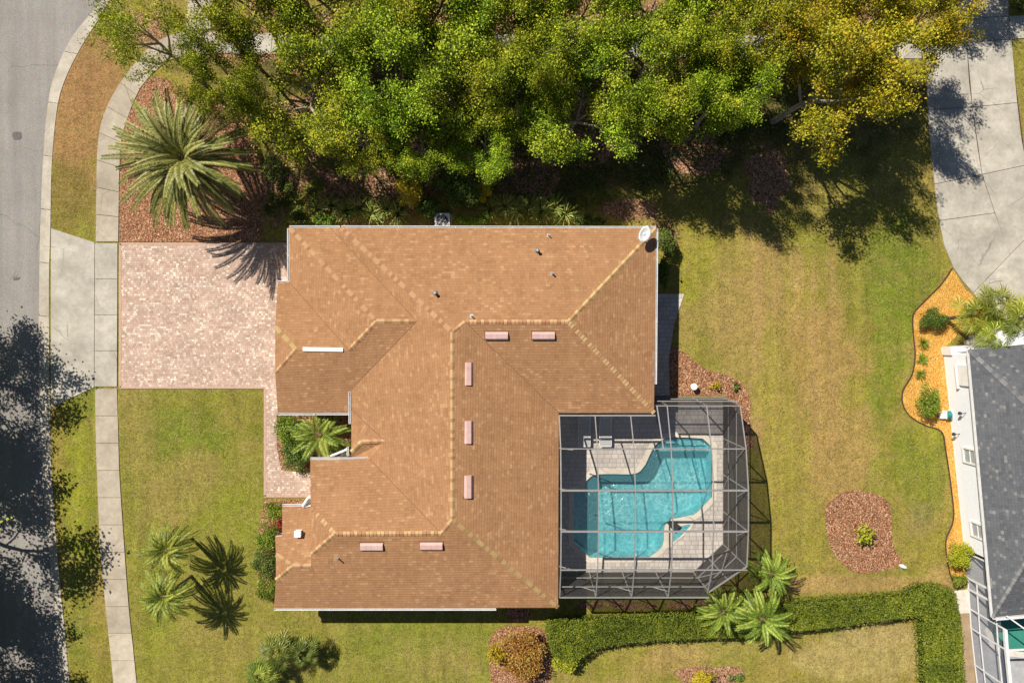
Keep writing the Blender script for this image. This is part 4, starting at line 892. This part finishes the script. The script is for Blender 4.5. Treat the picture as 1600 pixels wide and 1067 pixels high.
# --- broad trees: recursive limbs, leaves clustered on the twigs
def tree_protos(seed, Rm, Ht, nl, per, leafm, sparse=1.0):
    rng = random.Random(seed); rn = np.random.default_rng(seed); tm = MB(); tips = []
    def grow(p, d, L_, r, lev):
        n = 4; pts = [p]; rad = [r]; q = p.copy(); dd = d.copy()
        for i in range(n):
            dd = (dd + Vector((rng.gauss(0, .16), rng.gauss(0, .16), rng.gauss(0.03, .08)))).normalized(); q = q + dd * L_ / n; pts.append(q.copy()); rad.append(r * (1 - .45 * (i + 1) / n))
        tm.tube(pts, rad, 7 if lev < 2 else 5 if lev < 3 else 3, False)
        if lev >= 2: tips.append((pts[2], .6)); tips.append((pts[3], .8))
        if lev >= 3: tips.append((q, 1.0)); return
        k = {0: nl, 1: 5, 2: 4}[lev]; a0 = rng.random() * 2 * PI
        for j in range(k):
            a = a0 + 2 * PI * j / k + rng.gauss(0, .25)
            if lev == 0: el = rng.uniform(.35, .75); nd = Vector((math.cos(a) * math.cos(el), math.sin(a) * math.cos(el), math.sin(el))); base = pts[-1] if j % 2 else pts[-2]; ln = Rm * rng.uniform(.42, .58)
            else:
                s_ = dd.cross(Vector((0, 0, 1))).normalized(); b_ = s_.cross(dd); sp = .75 if lev == 1 else .9
                nd = (dd + (s_ * math.cos(a) + b_ * math.sin(a) * .7) * sp + Vector((0, 0, .12))).normalized(); base = pts[-1 - (j % 3)]; ln = Rm * (.32 if lev == 1 else .22) * rng.uniform(.8, 1.25)
            grow(base, nd, ln, rad[-1] * (.78 if lev == 0 else .7), lev + 1)
    grow(Vector((0, 0, -.1)), Vector((rng.gauss(0, .06), rng.gauss(0, .06), 1)).normalized(), Ht * .42, .2, 0)
    C = []; T = []
    for p, w in tips:
        if rng.random() > .93 * sparse + .04: continue
        k = int(per * w * rng.uniform(.6, 1.3)); g = rn.normal(size=(k, 3)) * np.array([.25, .25, .11]); C.append(np.array(p) + g)
        T.append(np.clip(rn.normal(.5 + rng.gauss(0, .22), .2, k) + g[:, 2] * 1.3, 0, 1))
    C = np.concatenate(C); T = np.concatenate(T)
    crown = leaf_mesh('crown', C, rn.uniform(.08, .155, len(C)), T, leafm, up=.85, asp=.62, rng=rn)
    trunk = mesh_from('trunk', tm, M['bark'], smooth=True)
    rad = np.percentile(np.hypot(C[:, 0], C[:, 1]), 93); hz = np.mean(C[:, 2]); return trunk, crown, rad, hz
KIND = {}
for kname, lm, sps, per in (('green', 'leaf_green', (.93, .88, .93), 84), ('olive', 'leaf_olive', (.86, .88), 74), ('gold', 'leaf_gold', (.95, .95), 84), ('thin', 'leaf_olive', (.5,), 50)):
    KIND[kname] = [tree_protos(100 + 17 * i + len(kname) * 5, 4.0, 7.6, 6, per, M[lm], s_) for i, s_ in enumerate(sps)]
cnt = {}
def tree(cx, cy, rpx, kind, label, ht=1.4, group='broadleaf trees along the north side', true=False):
    pr = KIND[kind]; i = cnt.get(kind, 0); cnt[kind] = i + 1; tk, cr, rad, hz = pr[i % len(pr)]
    z = hz * ht; loc = W(cx, cy, 0 if true else z); loc.z = 0; s = (rpx * 1.17 / (PPM if true else PPM / (1 - z / H))) / rad
    t = thing('broadleaf_tree', loc, label, 'tree', group); t.rotation_euler = (0, 0, random.random() * 6.28); t.scale = (s, s, ht)
    link('trunk', tk, t); link('crown', cr, t); return t
random.seed(21)
TREES = [(222, 52, 66, 'thin', 'thin olive tree beside the kerb at the upper left corner'), (362, 120, 62, 'green', 'green tree behind the big date palm'),
    (300, -10, 70, 'thin', 'sparse tree over the pale path in the upper left'), (385, 10, 78, 'olive', 'olive tree at the top edge left of the dark gap'), (482, 150, 84, 'olive', 'yellowish green tree with crown reaching down left of the shrubs'),
    (520, 18, 92, 'green', 'green tree at the top edge behind the yellowish green tree'), (585, 110, 92, 'green', 'broad green tree near the middle of the left half canopy'),
    (660, 232, 58, 'green', 'small bright green tree just above the air conditioner'), (655, 20, 92, 'green', 'green tree at the top edge above the ridge end of the roof'),
    (715, 130, 88, 'green', 'full green tree north of the air conditioner'), (790, 45, 82, 'green', 'green tree at the top edge beside the exposed sidewalk'),
    (805, 165, 62, 'olive', 'olive green tree behind the strap leaved border'), (895, 175, 84, 'green', 'bright green tree with crown reaching lowest over the shaded lawn'),
    (905, 20, 70, 'olive', 'olive tree with bare limbs above the exposed sidewalk'), (985, 110, 86, 'green', 'green tree north of the satellite dish'), (1010, 0, 70, 'green', 'green tree at the top edge right of the bare limbs'),
    (1085, 120, 72, 'green', 'green tree between the dish and the golden trees'), (1095, 15, 64, 'olive', 'olive tree at the top edge left of the golden trees'), (1175, 60, 68, 'olive', 'olive tree touching the golden trees'),
    (1290, 120, 96, 'gold', 'large golden leaved tree shading the back lawn'), (1240, 20, 78, 'gold', 'golden tree at the top edge above the large golden one'), (1340, 5, 88, 'gold', 'golden tree at the top edge over the sidewalk'),
    (1432, 30, 78, 'gold', 'golden tree reaching over the concrete driveway'), (1560, -215, 90, 'green', 'tree beyond the top edge shading the concrete apron'),
    (440, -50, 84, 'green', 'tree cut by the top edge above the dark gap'), (590, -50, 88, 'olive', 'olive tree cut by the top edge near the middle of the left half'), (740, -45, 88, 'green', 'green tree cut by the top edge above the exposed sidewalk'), (880, -70, 70, 'green', 'green tree cut by the top edge over the bare limbs'), (1150, -50, 80, 'olive', 'olive tree cut by the top edge beside the golden trees'),
    (570, 200, 62, 'olive', 'small olive tree at the lower canopy edge left of the yellow shrub'), (745, 215, 55, 'green', 'small dark green tree right above the evergreen shrub'), (1140, 140, 62, 'green', 'small green tree between the green canopy and the golden trees'), (850, 100, 66, 'green', 'green tree in the middle of the canopy below the sidewalk')]
LOW = {(660, 232): .92, (570, 200): .95, (745, 215): .9, (482, 150): 1.2, (895, 175): 1.15, (805, 165): 1.1, (715, 130): 1.2}
for a in TREES: tree(*a, ht=LOW.get(a[:2], 1.55 if a[0] > 1050 and a[1] > 0 else 1.4))
# street trees west of the frame whose shade falls on the road
for k, (x, y, r) in enumerate([(-62, 570, 112), (-104, 760, 138), (-85, 940, 125), (-30, 1075, 105), (-190, 660, 120), (-190, 860, 120), (-200, 1040, 120)]):
    tree(x, y, r, 'green', ['first', 'second', 'third', 'fourth', 'fifth', 'sixth', 'seventh'][k] + ' street tree beyond the left edge shading the road', 1.1, 'street trees beyond the left edge', True)

# --- palms
def feather(mb, base, az, el, L_, droop, nl, ll, rn, tn, twist=.0, w=.045):
    out = []; d = Vector((math.cos(az), math.sin(az), 0)); p = base.copy(); n = 14; pts = [p.copy()]; tg = []
    for i in range(n):
        t = (i + .5) / n; e = el - droop * t ** 1.2; v = d * math.cos(e) + Vector((0, 0, math.sin(e))); tg.append(v); p = p + v * L_ / n; pts.append(p.copy())
    mb.tube(pts, [.035 * (1 - .8 * i / n) * max(.4, L_ / 3.5) for i in range(n + 1)], 4, False, .75)
    for k in range(nl):
        t = .12 + .88 * (k + .5) / nl; i = min(n - 1, int(t * n)); f = t * n - i; c = pts[i].lerp(pts[i + 1], min(1, f)); T = tg[i]; s_ = T.cross(Vector((0, 0, 1))).normalized(); U = s_.cross(T)
        l = ll * (min(1, .35 + t * 2.2) * (1 - .62 * max(0, t - .35) ** 1.3 * 1.3)); fw = .45 + .75 * t
        for sg in (-1, 1):
            D = (T * fw + s_ * sg * 1.0 + U * (.32 + rn.normal(0, .08))).normalized(); wv = (T - D * T.dot(D)).normalized() * w / 2
            m_ = c + D * l * .5 + wv * 0; e_ = c + D * l - Vector((0, 0, l * .22)); out.append((c - wv * .5, m_ - wv + U * .01, e_, m_ + wv + U * .01)); tn.append(min(1, max(0, rn.normal(.5, .22) + (.12 if sg > 0 else -.05))))
    return out
def palm_meshes(seed, nf, L_, ll, nl, droop, elr, hc, m, tr=.2, w=.045, ext=1.0):
    rn = np.random.default_rng(seed); mb = MB(); Q = []; tn = []
    for k in range(nf):
        f = k / nf; az = k * 2.39996 + rn.normal(0, .12); el = elr[0] + (elr[1] - elr[0]) * (f ** .8) + rn.normal(0, .06)
        ln = L_ * rn.uniform(.86, 1.1) * (.72 + .28 * min(1, f * 2.5)); base = Vector((math.cos(az) * .1, math.sin(az) * .1, hc + .25 * (1 - f)))
        n0 = len(tn); Q += feather(mb, base, az, el, ln, droop * rn.uniform(.8, 1.2), nl, ll * rn.uniform(.9, 1.1), rn, tn, w=w)
        bt = rn.normal(0, .16); tn[n0:] = [min(1, max(0, x + bt + .15 * (1 - f))) for x in tn[n0:]]
    base_i = len(mb.v)
    for q in Q: mb.add(q, [(0, 1, 2, 3)])
    mb.t[-len(Q):] = tn
    crown = mesh_from('crown', mb, m)
    t = MB(); zs = np.linspace(0, hc, 14); t.tube([(0, 0, z) for z in zs], [tr * (1.25 if i == 0 else 1 + .12 * (i % 2)) for i in range(14)], 10)
    t.lathe((0, 0, hc - .1), [(tr * 1.1, 0), (tr * 1.5, .15), (tr * .8, .4)], 10)
    return mesh_from('trunk', t, M['palm_bark']), crown
def palm(px, py, hc, meshes, label, rz=0, s=1.0, group=None, name='palm_tree'):
    loc = W(px, py, hc * s); loc.z = 0; t = thing(name, loc, label, 'palm', group); t.rotation_euler = (.05 * math.sin(px), .05 * math.cos(py), rz); t.scale = (s, s, s); link('trunk', meshes[0], t); link('crown', meshes[1], t); return t
big = palm_meshes(5, 84, 4.1, .4, 74, .95, (1.3, -.1), 4.2, M['frond_grey'], .38, .05)
palm(285, 246, 4.2, big, 'huge grey green date palm in the mulch bed beside the curved sidewalk', .3, .95)
sm1 = palm_meshes(8, 44, 1.7, .3, 36, 1.3, (1.3, -.2), 2.9, M['frond_dull'], .1, .035)
palm(263, 862, 2.9, sm1, 'slender palm on the front lawn, upper of the pair', .5, .93, 'pair of palms on the front lawn'); palm(262, 926, 2.9, sm1, 'slender palm on the front lawn, lower of the pair', 2.0, .95, 'pair of palms on the front lawn')
sm2 = palm_meshes(9, 22, 1.9, .36, 36, 1.0, (1.2, 0), 1.7, M['frond'], .13, .035)
palm(498, 678, 1.7, sm2, 'bright green feather palm in the nook by the front door', 1.0, .98)
PG = 'palms at the end of the hedge by the pool cage'
sm3 = palm_meshes(12, 28, 1.65, .3, 36, 1.1, (1.3, -.1), 1.8, M['frond'], .13, .032)
palm(1202, 893, 1.8, sm3, 'green palm against the lower right corner of the cage, topmost of three', .2, .9, PG); palm(1127, 951, 1.8, sm3, 'green palm in front of the cage, leftmost of three', 1.4, .92, PG); palm(1192, 962, 1.8, sm3, 'green palm over the hedge with shadow on the lawn, lowest of three', 3.0, 1.05, PG)
def fan_meshes(seed, nf, Lp, Lb, hc, m, w=.04, nseg=20):
    rn = np.random.default_rng(seed); mb = MB(); tn = []
    for k in range(nf):
        f = (k + .5) / nf; az = k * 2.39996 + rn.normal(0, .15); el = 1.15 - 1.25 * f + rn.normal(0, .1); d = Vector((math.cos(az) * math.cos(el), math.sin(az) * math.cos(el), math.sin(el)))
        b = Vector((0, 0, hc + .2 * (1 - f))); p = b + d * Lp * rn.uniform(.6, 1.25); mb.tube([b, p], [.022, .014], 4, False, .85)
        h = Vector((math.cos(az), math.sin(az), -.25)).normalized(); s_ = Vector((-math.sin(az), math.cos(az), rn.normal(0, .25))).normalized(); U = s_.cross(h) * -1; U = U if U.z > 0 else -U; ft = rn.normal(.5, .15)
        for j in range(nseg):
            a = (j / (nseg - 1) - .5) * 2 * 2.05; D = (h * math.cos(a) + s_ * math.sin(a) + U * (.25 - .1 * abs(a))).normalized(); l = Lb * (1 - .13 * abs(a)) * rn.uniform(.85, 1.08); wv = D.cross(U).normalized() * w / 2
            m_ = p + D * l * .55; e_ = p + D * l - Vector((0, 0, l * .22)); sg = 1 if j % 2 else -1
            mb.add([p, m_ - wv, e_, m_ + wv + U * .02 * sg], [(0, 1, 2, 3)], min(1, max(0, ft + rn.normal(0, .12) + .16 * sg)))
    t = MB(); t.tube([(0, 0, z) for z in np.linspace(0, hc, 8)], .13, 10); return mesh_from('trunk', t, M['palm_bark']), mesh_from('crown', mb, m)
fl = fan_meshes(3, 17, .8, .8, 2.3, M['frond_lime'], .06, 17)
FG = 'lime fan palms at the corner of the grey roofed house'
for k, (x, y, s) in enumerate([(1512, 496, .9), (1547, 474, .95), (1584, 500, .95), (1549, 520, .9), (1622, 480, .95)]):
    palm(x, y, 2.3, fl, ['lime fan palm at the left over the orange mulch', 'lime fan palm at the top over the concrete driveway', 'lime fan palm over the corner of the grey roof', 'lime fan palm in front over the porch', 'lime fan palm cut by the right edge'][k], k * 1.3, s, FG)
fd = fan_meshes(4, 24, .75, .6, 1.3, M['frond_blue'], .045)
FD = 'dark fan palms at the bottom edge of the lawn'
palm(437, 1012, 1.3, fd, 'dark green fan palm above the bottom edge', 0, 1.0, FD); palm(478, 1014, 1.3, fd, 'dark fan palm right of the deeper green one at the bottom edge', 2, .8, FD); palm(412, 1048, 1.3, fan_meshes(6, 20, .6, .55, 1.3, M['frond'], .045), 'brighter fan palm cut by the bottom edge', 1, 1.0, FD)

# --- shrubs
def shrub(name, px, py, rx, ry, h, m, label, n=900, size=.09, cat='shrub', group=None, shape=.5, up=.4, asp=.55, stems=7):
    loc = W(px, py, h * .6); loc.z = 0; k = (1 - h * .6 / H) / PPM; a, b = rx * k, ry * k; rn = np.random.default_rng(int(px * 7 + py)); t = thing(name, loc, label, cat, group); n = int(n * 1.8)
    nc = max(4, int(14 * math.sqrt(a * b) / .5)); th = rn.random(nc) * 2 * PI; rr = np.sqrt(rn.random(nc)) * .78; cc = np.stack([np.cos(th) * rr * a, np.sin(th) * rr * b, h * (.45 + .4 * np.sqrt(1 - rr ** 2) * rn.uniform(.75, 1.1, nc))], 1); ct = rn.normal(0, .16, nc)
    i = rn.integers(0, nc, n); g = rn.normal(size=(n, 3)); g /= np.linalg.norm(g, axis=1)[:, None]; g *= (rn.random(n) ** .4)[:, None]
    C = cc[i] + g * np.array([.3 * a + .06, .3 * b + .06, h * .3]); C[:, 2] = np.maximum(C[:, 2], .03); T = rn.normal(.5, .2, n) + ct[i] + g[:, 2] * .1
    link('foliage', leaf_mesh('foliage', C, rn.uniform(.7, 1.3, n) * size, T, m, up, asp, rng=rn), t)
    mb = MB()
    for j in range(min(nc, stems)): mb.tube([(0, 0, -.02), tuple(cc[j] * np.array([.5, .5, .45])), tuple(cc[j])], [.03, .02, .008], 5)
    link('stems', mesh_from('stems', mb, M['stem']), t); return t
def rosette(name, px, py, r, m, label, n=60, h=.6, w=.05, group=None, cat='plant'):
    loc = W(px, py, .3); loc.z = 0; rn = np.random.default_rng(int(px * 3 + py)); mb = MB()
    for k in range(n):
        a = rn.random() * 2 * PI; l = r / PPM * rn.uniform(.6, 1.1); e = rn.uniform(.3, 1.3); d = Vector((math.cos(a), math.sin(a), 0)); s_ = Vector((-d.y, d.x, 0)); b = d * rn.random() * .06
        p1 = b + d * l * .5 * math.cos(e) + Vector((0, 0, h * math.sin(e) * .8)); p2 = b + d * l * .85 * (.55 + .45 * math.cos(e)) + Vector((0, 0, h * math.sin(e))); p3 = b + d * l * (.6 + .4 * math.cos(e)) + Vector((0, 0, h * math.sin(e) * .55)); tn = float(np.clip(rn.normal(.5, .22), 0, 1))
        mb.add([b - s_ * w / 2, b + s_ * w / 2, p1 + s_ * w / 2, p1 - s_ * w / 2, p2 + s_ * w / 3, p2 - s_ * w / 3, p3], [(0, 1, 2, 3), (3, 2, 4, 5), (5, 4, 6)], tn)
    me = mesh_from(name, mb, m); o = link(name, me); o.location = loc; return tag(o, label, cat, group)
# hedge
HP = [(850, 972), (862, 962), (900, 961), (960, 957), (1060, 952), (1150, 944), (1236, 934), (1330, 927), (1420, 920), (1440, 915), (1462, 915), (1488, 922), (1496, 960), (1502, 1010), (1506, 1090), (1442, 1090), (1440, 1030), (1436, 968), (1380, 976), (1300, 986), (1240, 992), (1180, 1000), (1100, 1003), (1000, 1008), (935, 1018), (905, 1036), (880, 1040), (858, 1025)]
hz = 1.15; hpl = offset([tuple(W(x + (10 if x > 1455 else 3 if x > 1435 else 0), y + (8 if y < 975 and x < 1436 else 0), hz))[:2] for x, y in HP], -.17); hedge = thing('hedge', W(1200, 980), 'clipped green hedge turning a corner beside the back lawn', 'hedge')
mb = MB(); mb.prism(offset(hpl, -.2), 0, hz - .42); M['hedge_core'] = m_noisy('hedge_twigs', (.02, .03, .008), (.05, .06, .015), 9, .95, .05); obj('branches', mb, M['hedge_core'], hedge)
rn = np.random.default_rng(77); hp = np.array(hpl); lo, hi = hp.min(0), hp.max(0); N = 150000; X = rn.uniform(lo[0], hi[0], N); Y = rn.uniform(lo[1], hi[1], N); ins = pip(hpl, X, Y); X, Y = X[ins][:60000], Y[ins][:60000]
lump = vnoise(X, Y, 1.1, 4) * .22 + vnoise(X, Y, 3.3, 5) * .16; Zt = hz - .3 + lump - rn.random(len(X)) ** 2 * .16; T = .42 + (vnoise(X, Y, 1.7, 6) - .5) * .35 + (vnoise(X, Y, .5, 8) - .5) * .3 + rn.normal(0, .17, len(X)); C = [np.stack([X, Y, Zt], 1)]; TT = [T]
for a, b in zip(hpl, hpl[1:] + hpl[:1]):
    L_ = math.hypot(b[0] - a[0], b[1] - a[1]); k = int(L_ * 260); t_ = rn.random(k); j = rn.normal(0, .07, (k, 2)); zz = rn.random(k) * (hz - .12)
    C.append(np.stack([a[0] + (b[0] - a[0]) * t_ + j[:, 0], a[1] + (b[1] - a[1]) * t_ + j[:, 1], zz], 1)); TT.append(rn.normal(.4, .2, k))
C = np.concatenate(C); TT = np.concatenate(TT); link('foliage', leaf_mesh('foliage', C, rn.uniform(.06, .12, len(C)), TT, M['leaf_hedge'], .5, .6, origin=hedge.location, rng=rn), hedge)
# west foundation shrubs
G1 = 'shrubs along the west wall'
shrub('shrub', 417, 838, 21, 28, 1.0, M['leaf_shrub'], 'green shrub below the red flowers on the west wall', 2400, .08, group=G1); shrub('shrub', 415, 880, 20, 28, 1.0, M['leaf_dark'], 'dark green shrub in the middle of the west wall row', 2400, .08, group=G1); shrub('shrub', 419, 918, 18, 20, .9, M['leaf_shrub'], 'green shrub at the lower end of the west wall row', 1800, .08, group=G1)
shrub('shrub', 430, 797, 17, 16, .8, M['leaf_shrub'], 'round bright shrub at the end of the paver walk', 900, .09); shrub('flowering_shrub', 434, 818, 9, 9, .7, M['leaf_red'], 'small shrub with crimson red flowers by the west wall', 200, .08)
shrub('shrub', 452, 668, 23, 28, 1.1, M['leaf_shrub'], 'leafy green shrub beside the walk, upper of the pair under the eave', 2600, .09); shrub('shrub', 461, 705, 27, 32, 1.1, M['leaf_dark'], 'leafy dark green shrub beside the walk, lower of the pair', 2800, .09); shrub('shrub', 525, 695, 16, 14, .5, M['leaf_dark'], 'low dark shrub between the feather palm and the front door', 500, .07)
# north foundation planting
G2 = 'strap leaved plants along the north wall'
xs2 = [(498, 327), (518, 322), (540, 331), (560, 325), (582, 333), (604, 327), (622, 336), (765, 328), (788, 322), (806, 330), (826, 324), (846, 331), (866, 325), (883, 334)]
o2 = ['beside the palm shadow', 'next to the palm shadow', 'above the blue gutter end', 'right of the gutter end', 'below the leaf litter', 'beside the yellow shrub', 'under the yellow shrub', 'right of the dark shrub', 'among the bright ones', 'in the bright middle group', 'third from the right end', 'second from the right end', 'close to the right end', 'at the right end']
for k, (x, y) in enumerate(xs2): rosette('strap_leaved_plant', x, y, 29, M['leaf_strap'], 'arching strap leaved plant by the north wall ' + o2[k], 70, .8, .05, G2)
for k, (x, y, rx, ry, h, mm, lb) in enumerate([(640, 300, 24, 26, 1.6, 'leaf_yellow', 'yellow variegated shrub left of the air conditioner'), (725, 302, 34, 26, 2.0, 'leaf_dark', 'dark evergreen shrub right of the air conditioner'), (668, 325, 20, 16, 1.2, 'leaf_dark', 'dark low shrub touching the air conditioner'), (755, 300, 12, 16, 1.5, 'leaf_yellow', 'small yellow shrub right of the dark evergreen'), (700, 285, 26, 18, 2.3, 'leaf_dark', 'tall dark shrub behind the air conditioner'),
        (505, 345, 22, 9, .8, 'leaf_shrub', 'low green shrub at the northwest roof corner'), (740, 343, 30, 9, .8, 'leaf_shrub', 'low green shrub on the wall right of the air conditioner'), (920, 345, 30, 10, .8, 'leaf_dark', 'low dark shrub on the north wall near the dish'), (1040, 380, 14, 24, 1.2, 'leaf_dark', 'dark shrub at the northeast corner of the tan roof'), (1038, 430, 9, 28, 1.0, 'leaf_dark', 'dark narrow shrub along the east wall')]):
    shrub('shrub', x, y, rx, ry, h, M[mm], lb, int(900 + rx * ry * 2.2), .1)
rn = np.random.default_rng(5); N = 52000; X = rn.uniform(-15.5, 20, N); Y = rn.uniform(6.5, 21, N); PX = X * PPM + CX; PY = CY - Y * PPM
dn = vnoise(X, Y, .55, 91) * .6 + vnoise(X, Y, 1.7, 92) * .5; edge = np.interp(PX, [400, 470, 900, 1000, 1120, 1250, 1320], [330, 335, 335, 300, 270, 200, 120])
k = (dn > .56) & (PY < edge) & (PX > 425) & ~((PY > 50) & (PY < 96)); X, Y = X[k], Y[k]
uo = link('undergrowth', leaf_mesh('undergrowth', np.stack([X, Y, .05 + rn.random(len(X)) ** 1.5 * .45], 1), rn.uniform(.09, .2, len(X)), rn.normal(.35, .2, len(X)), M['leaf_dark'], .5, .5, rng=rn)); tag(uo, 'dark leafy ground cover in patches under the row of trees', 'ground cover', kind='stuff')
shrub('shrub', 1593, 6, 16, 14, .9, M['leaf_dark'], 'dark shrub at the upper right corner', 700, .1)
for k, (x, y, rx, ry) in enumerate([(428, 262, 20, 24), (446, 300, 20, 26), (425, 318, 14, 20), (468, 335, 18, 14)]): shrub('shrub', x, y, rx, ry, .7, M['leaf_dark'], ['topmost', 'second', 'third', 'lowest'][k] + ' of four dark shrubs in the shade between the date palm and the garage', 700, .1, group='dark shrubs right of the date palm')
# bottom edge
shrub('croton', 812, 1020, 42, 42, 1.5, M['leaf_croton'], 'orange and red croton bush below the house shadow', 3600, .13, asp=.4); shrub('shrub', 775, 1020, 13, 26, 1.2, M['leaf_yellow'], 'yellow green shrub at the left side of the orange croton', 500, .16, asp=.3)
shrub('shrub', 884, 1032, 22, 20, 1.0, M['leaf_lime'], 'lime shrub at the left end of the hedge', 800, .11); shrub('shrub', 1100, 1062, 22, 16, .8, M['leaf_yellow'], 'bright yellow shrub cut by the bottom edge', 1200, .08); shrub('shrub', 1150, 1058, 14, 9, .3, M['leaf_dark'], 'low dark plant right of the yellow shrub', 200, .08)
# east beds
shrub('shrub', 1455, 498, 27, 18, .8, M['leaf_dark'], 'dense dark green mound in the orange mulch', 2400, .07); shrub('shrub', 1449, 626, 20, 28, 1.1, M['leaf_shrub'], 'round glossy green bush in the orange mulch', 2200, .09); shrub('shrub', 1499, 868, 19, 24, 1.2, M['leaf_lime'], 'light green bush at the lower end of the orange bed', 1800, .09); shrub('shrub', 1498, 904, 11, 12, .8, M['leaf_shrub'], 'small green bush at the corner by the white pad', 600, .08)
G3 = 'three small tufts in the orange mulch'
for k, (x, y) in enumerate([(1445, 537), (1443, 561), (1440, 585)]): rosette('grass_tuft', x, y, 11, M['leaf_shrub'], ['upper', 'middle', 'lower'][k] + ' of three small green tufts in the orange mulch', 60, .35, .03, G3)
shrub('sapling', 1350, 835, 17, 17, 1.0, M['leaf_lime'], 'young yellow green plant in the round mulch island', 150, .17, 'plant', asp=.5)
shrub('plant', 1118, 603, 8, 7, .5, M['leaf_yellow'], 'small yellow plant in the mulch above the pool cage', 60, .12, 'plant'); rosette('plant', 1150, 603, 9, M['leaf_dark'], 'small dark plant in the mulch above the pool cage', 26, .35, .05)
c = W(1084, 604, .4); mb = MB(); mb.lathe((c.x, c.y, 0), [(.1, 0), (.13, .3), (.19, .42), (.2, .5), (.14, .52)], 18); obj('garden_light', mb, M['whitep'], label='white round garden post in the mulch above the pool cage', cat='garden post')
o = bpy.context.scene.objects[-1] if False else None
c = W(1410, 884); mb = MB(); mb.tube([(c.x - .16, c.y + .06, .09), (c.x - .05, c.y + .02, .1), (c.x + .14, c.y - .08, .08)], [.09, .12, .09], 12); mb.tube([(c.x - .16, c.y + .06, .09), (c.x - .16, c.y + .06, 0)], .05, 8); obj('garden_spotlight', mb, M['whitep'], label='small white garden spotlight at the tip of the mulch island', cat='garden light')
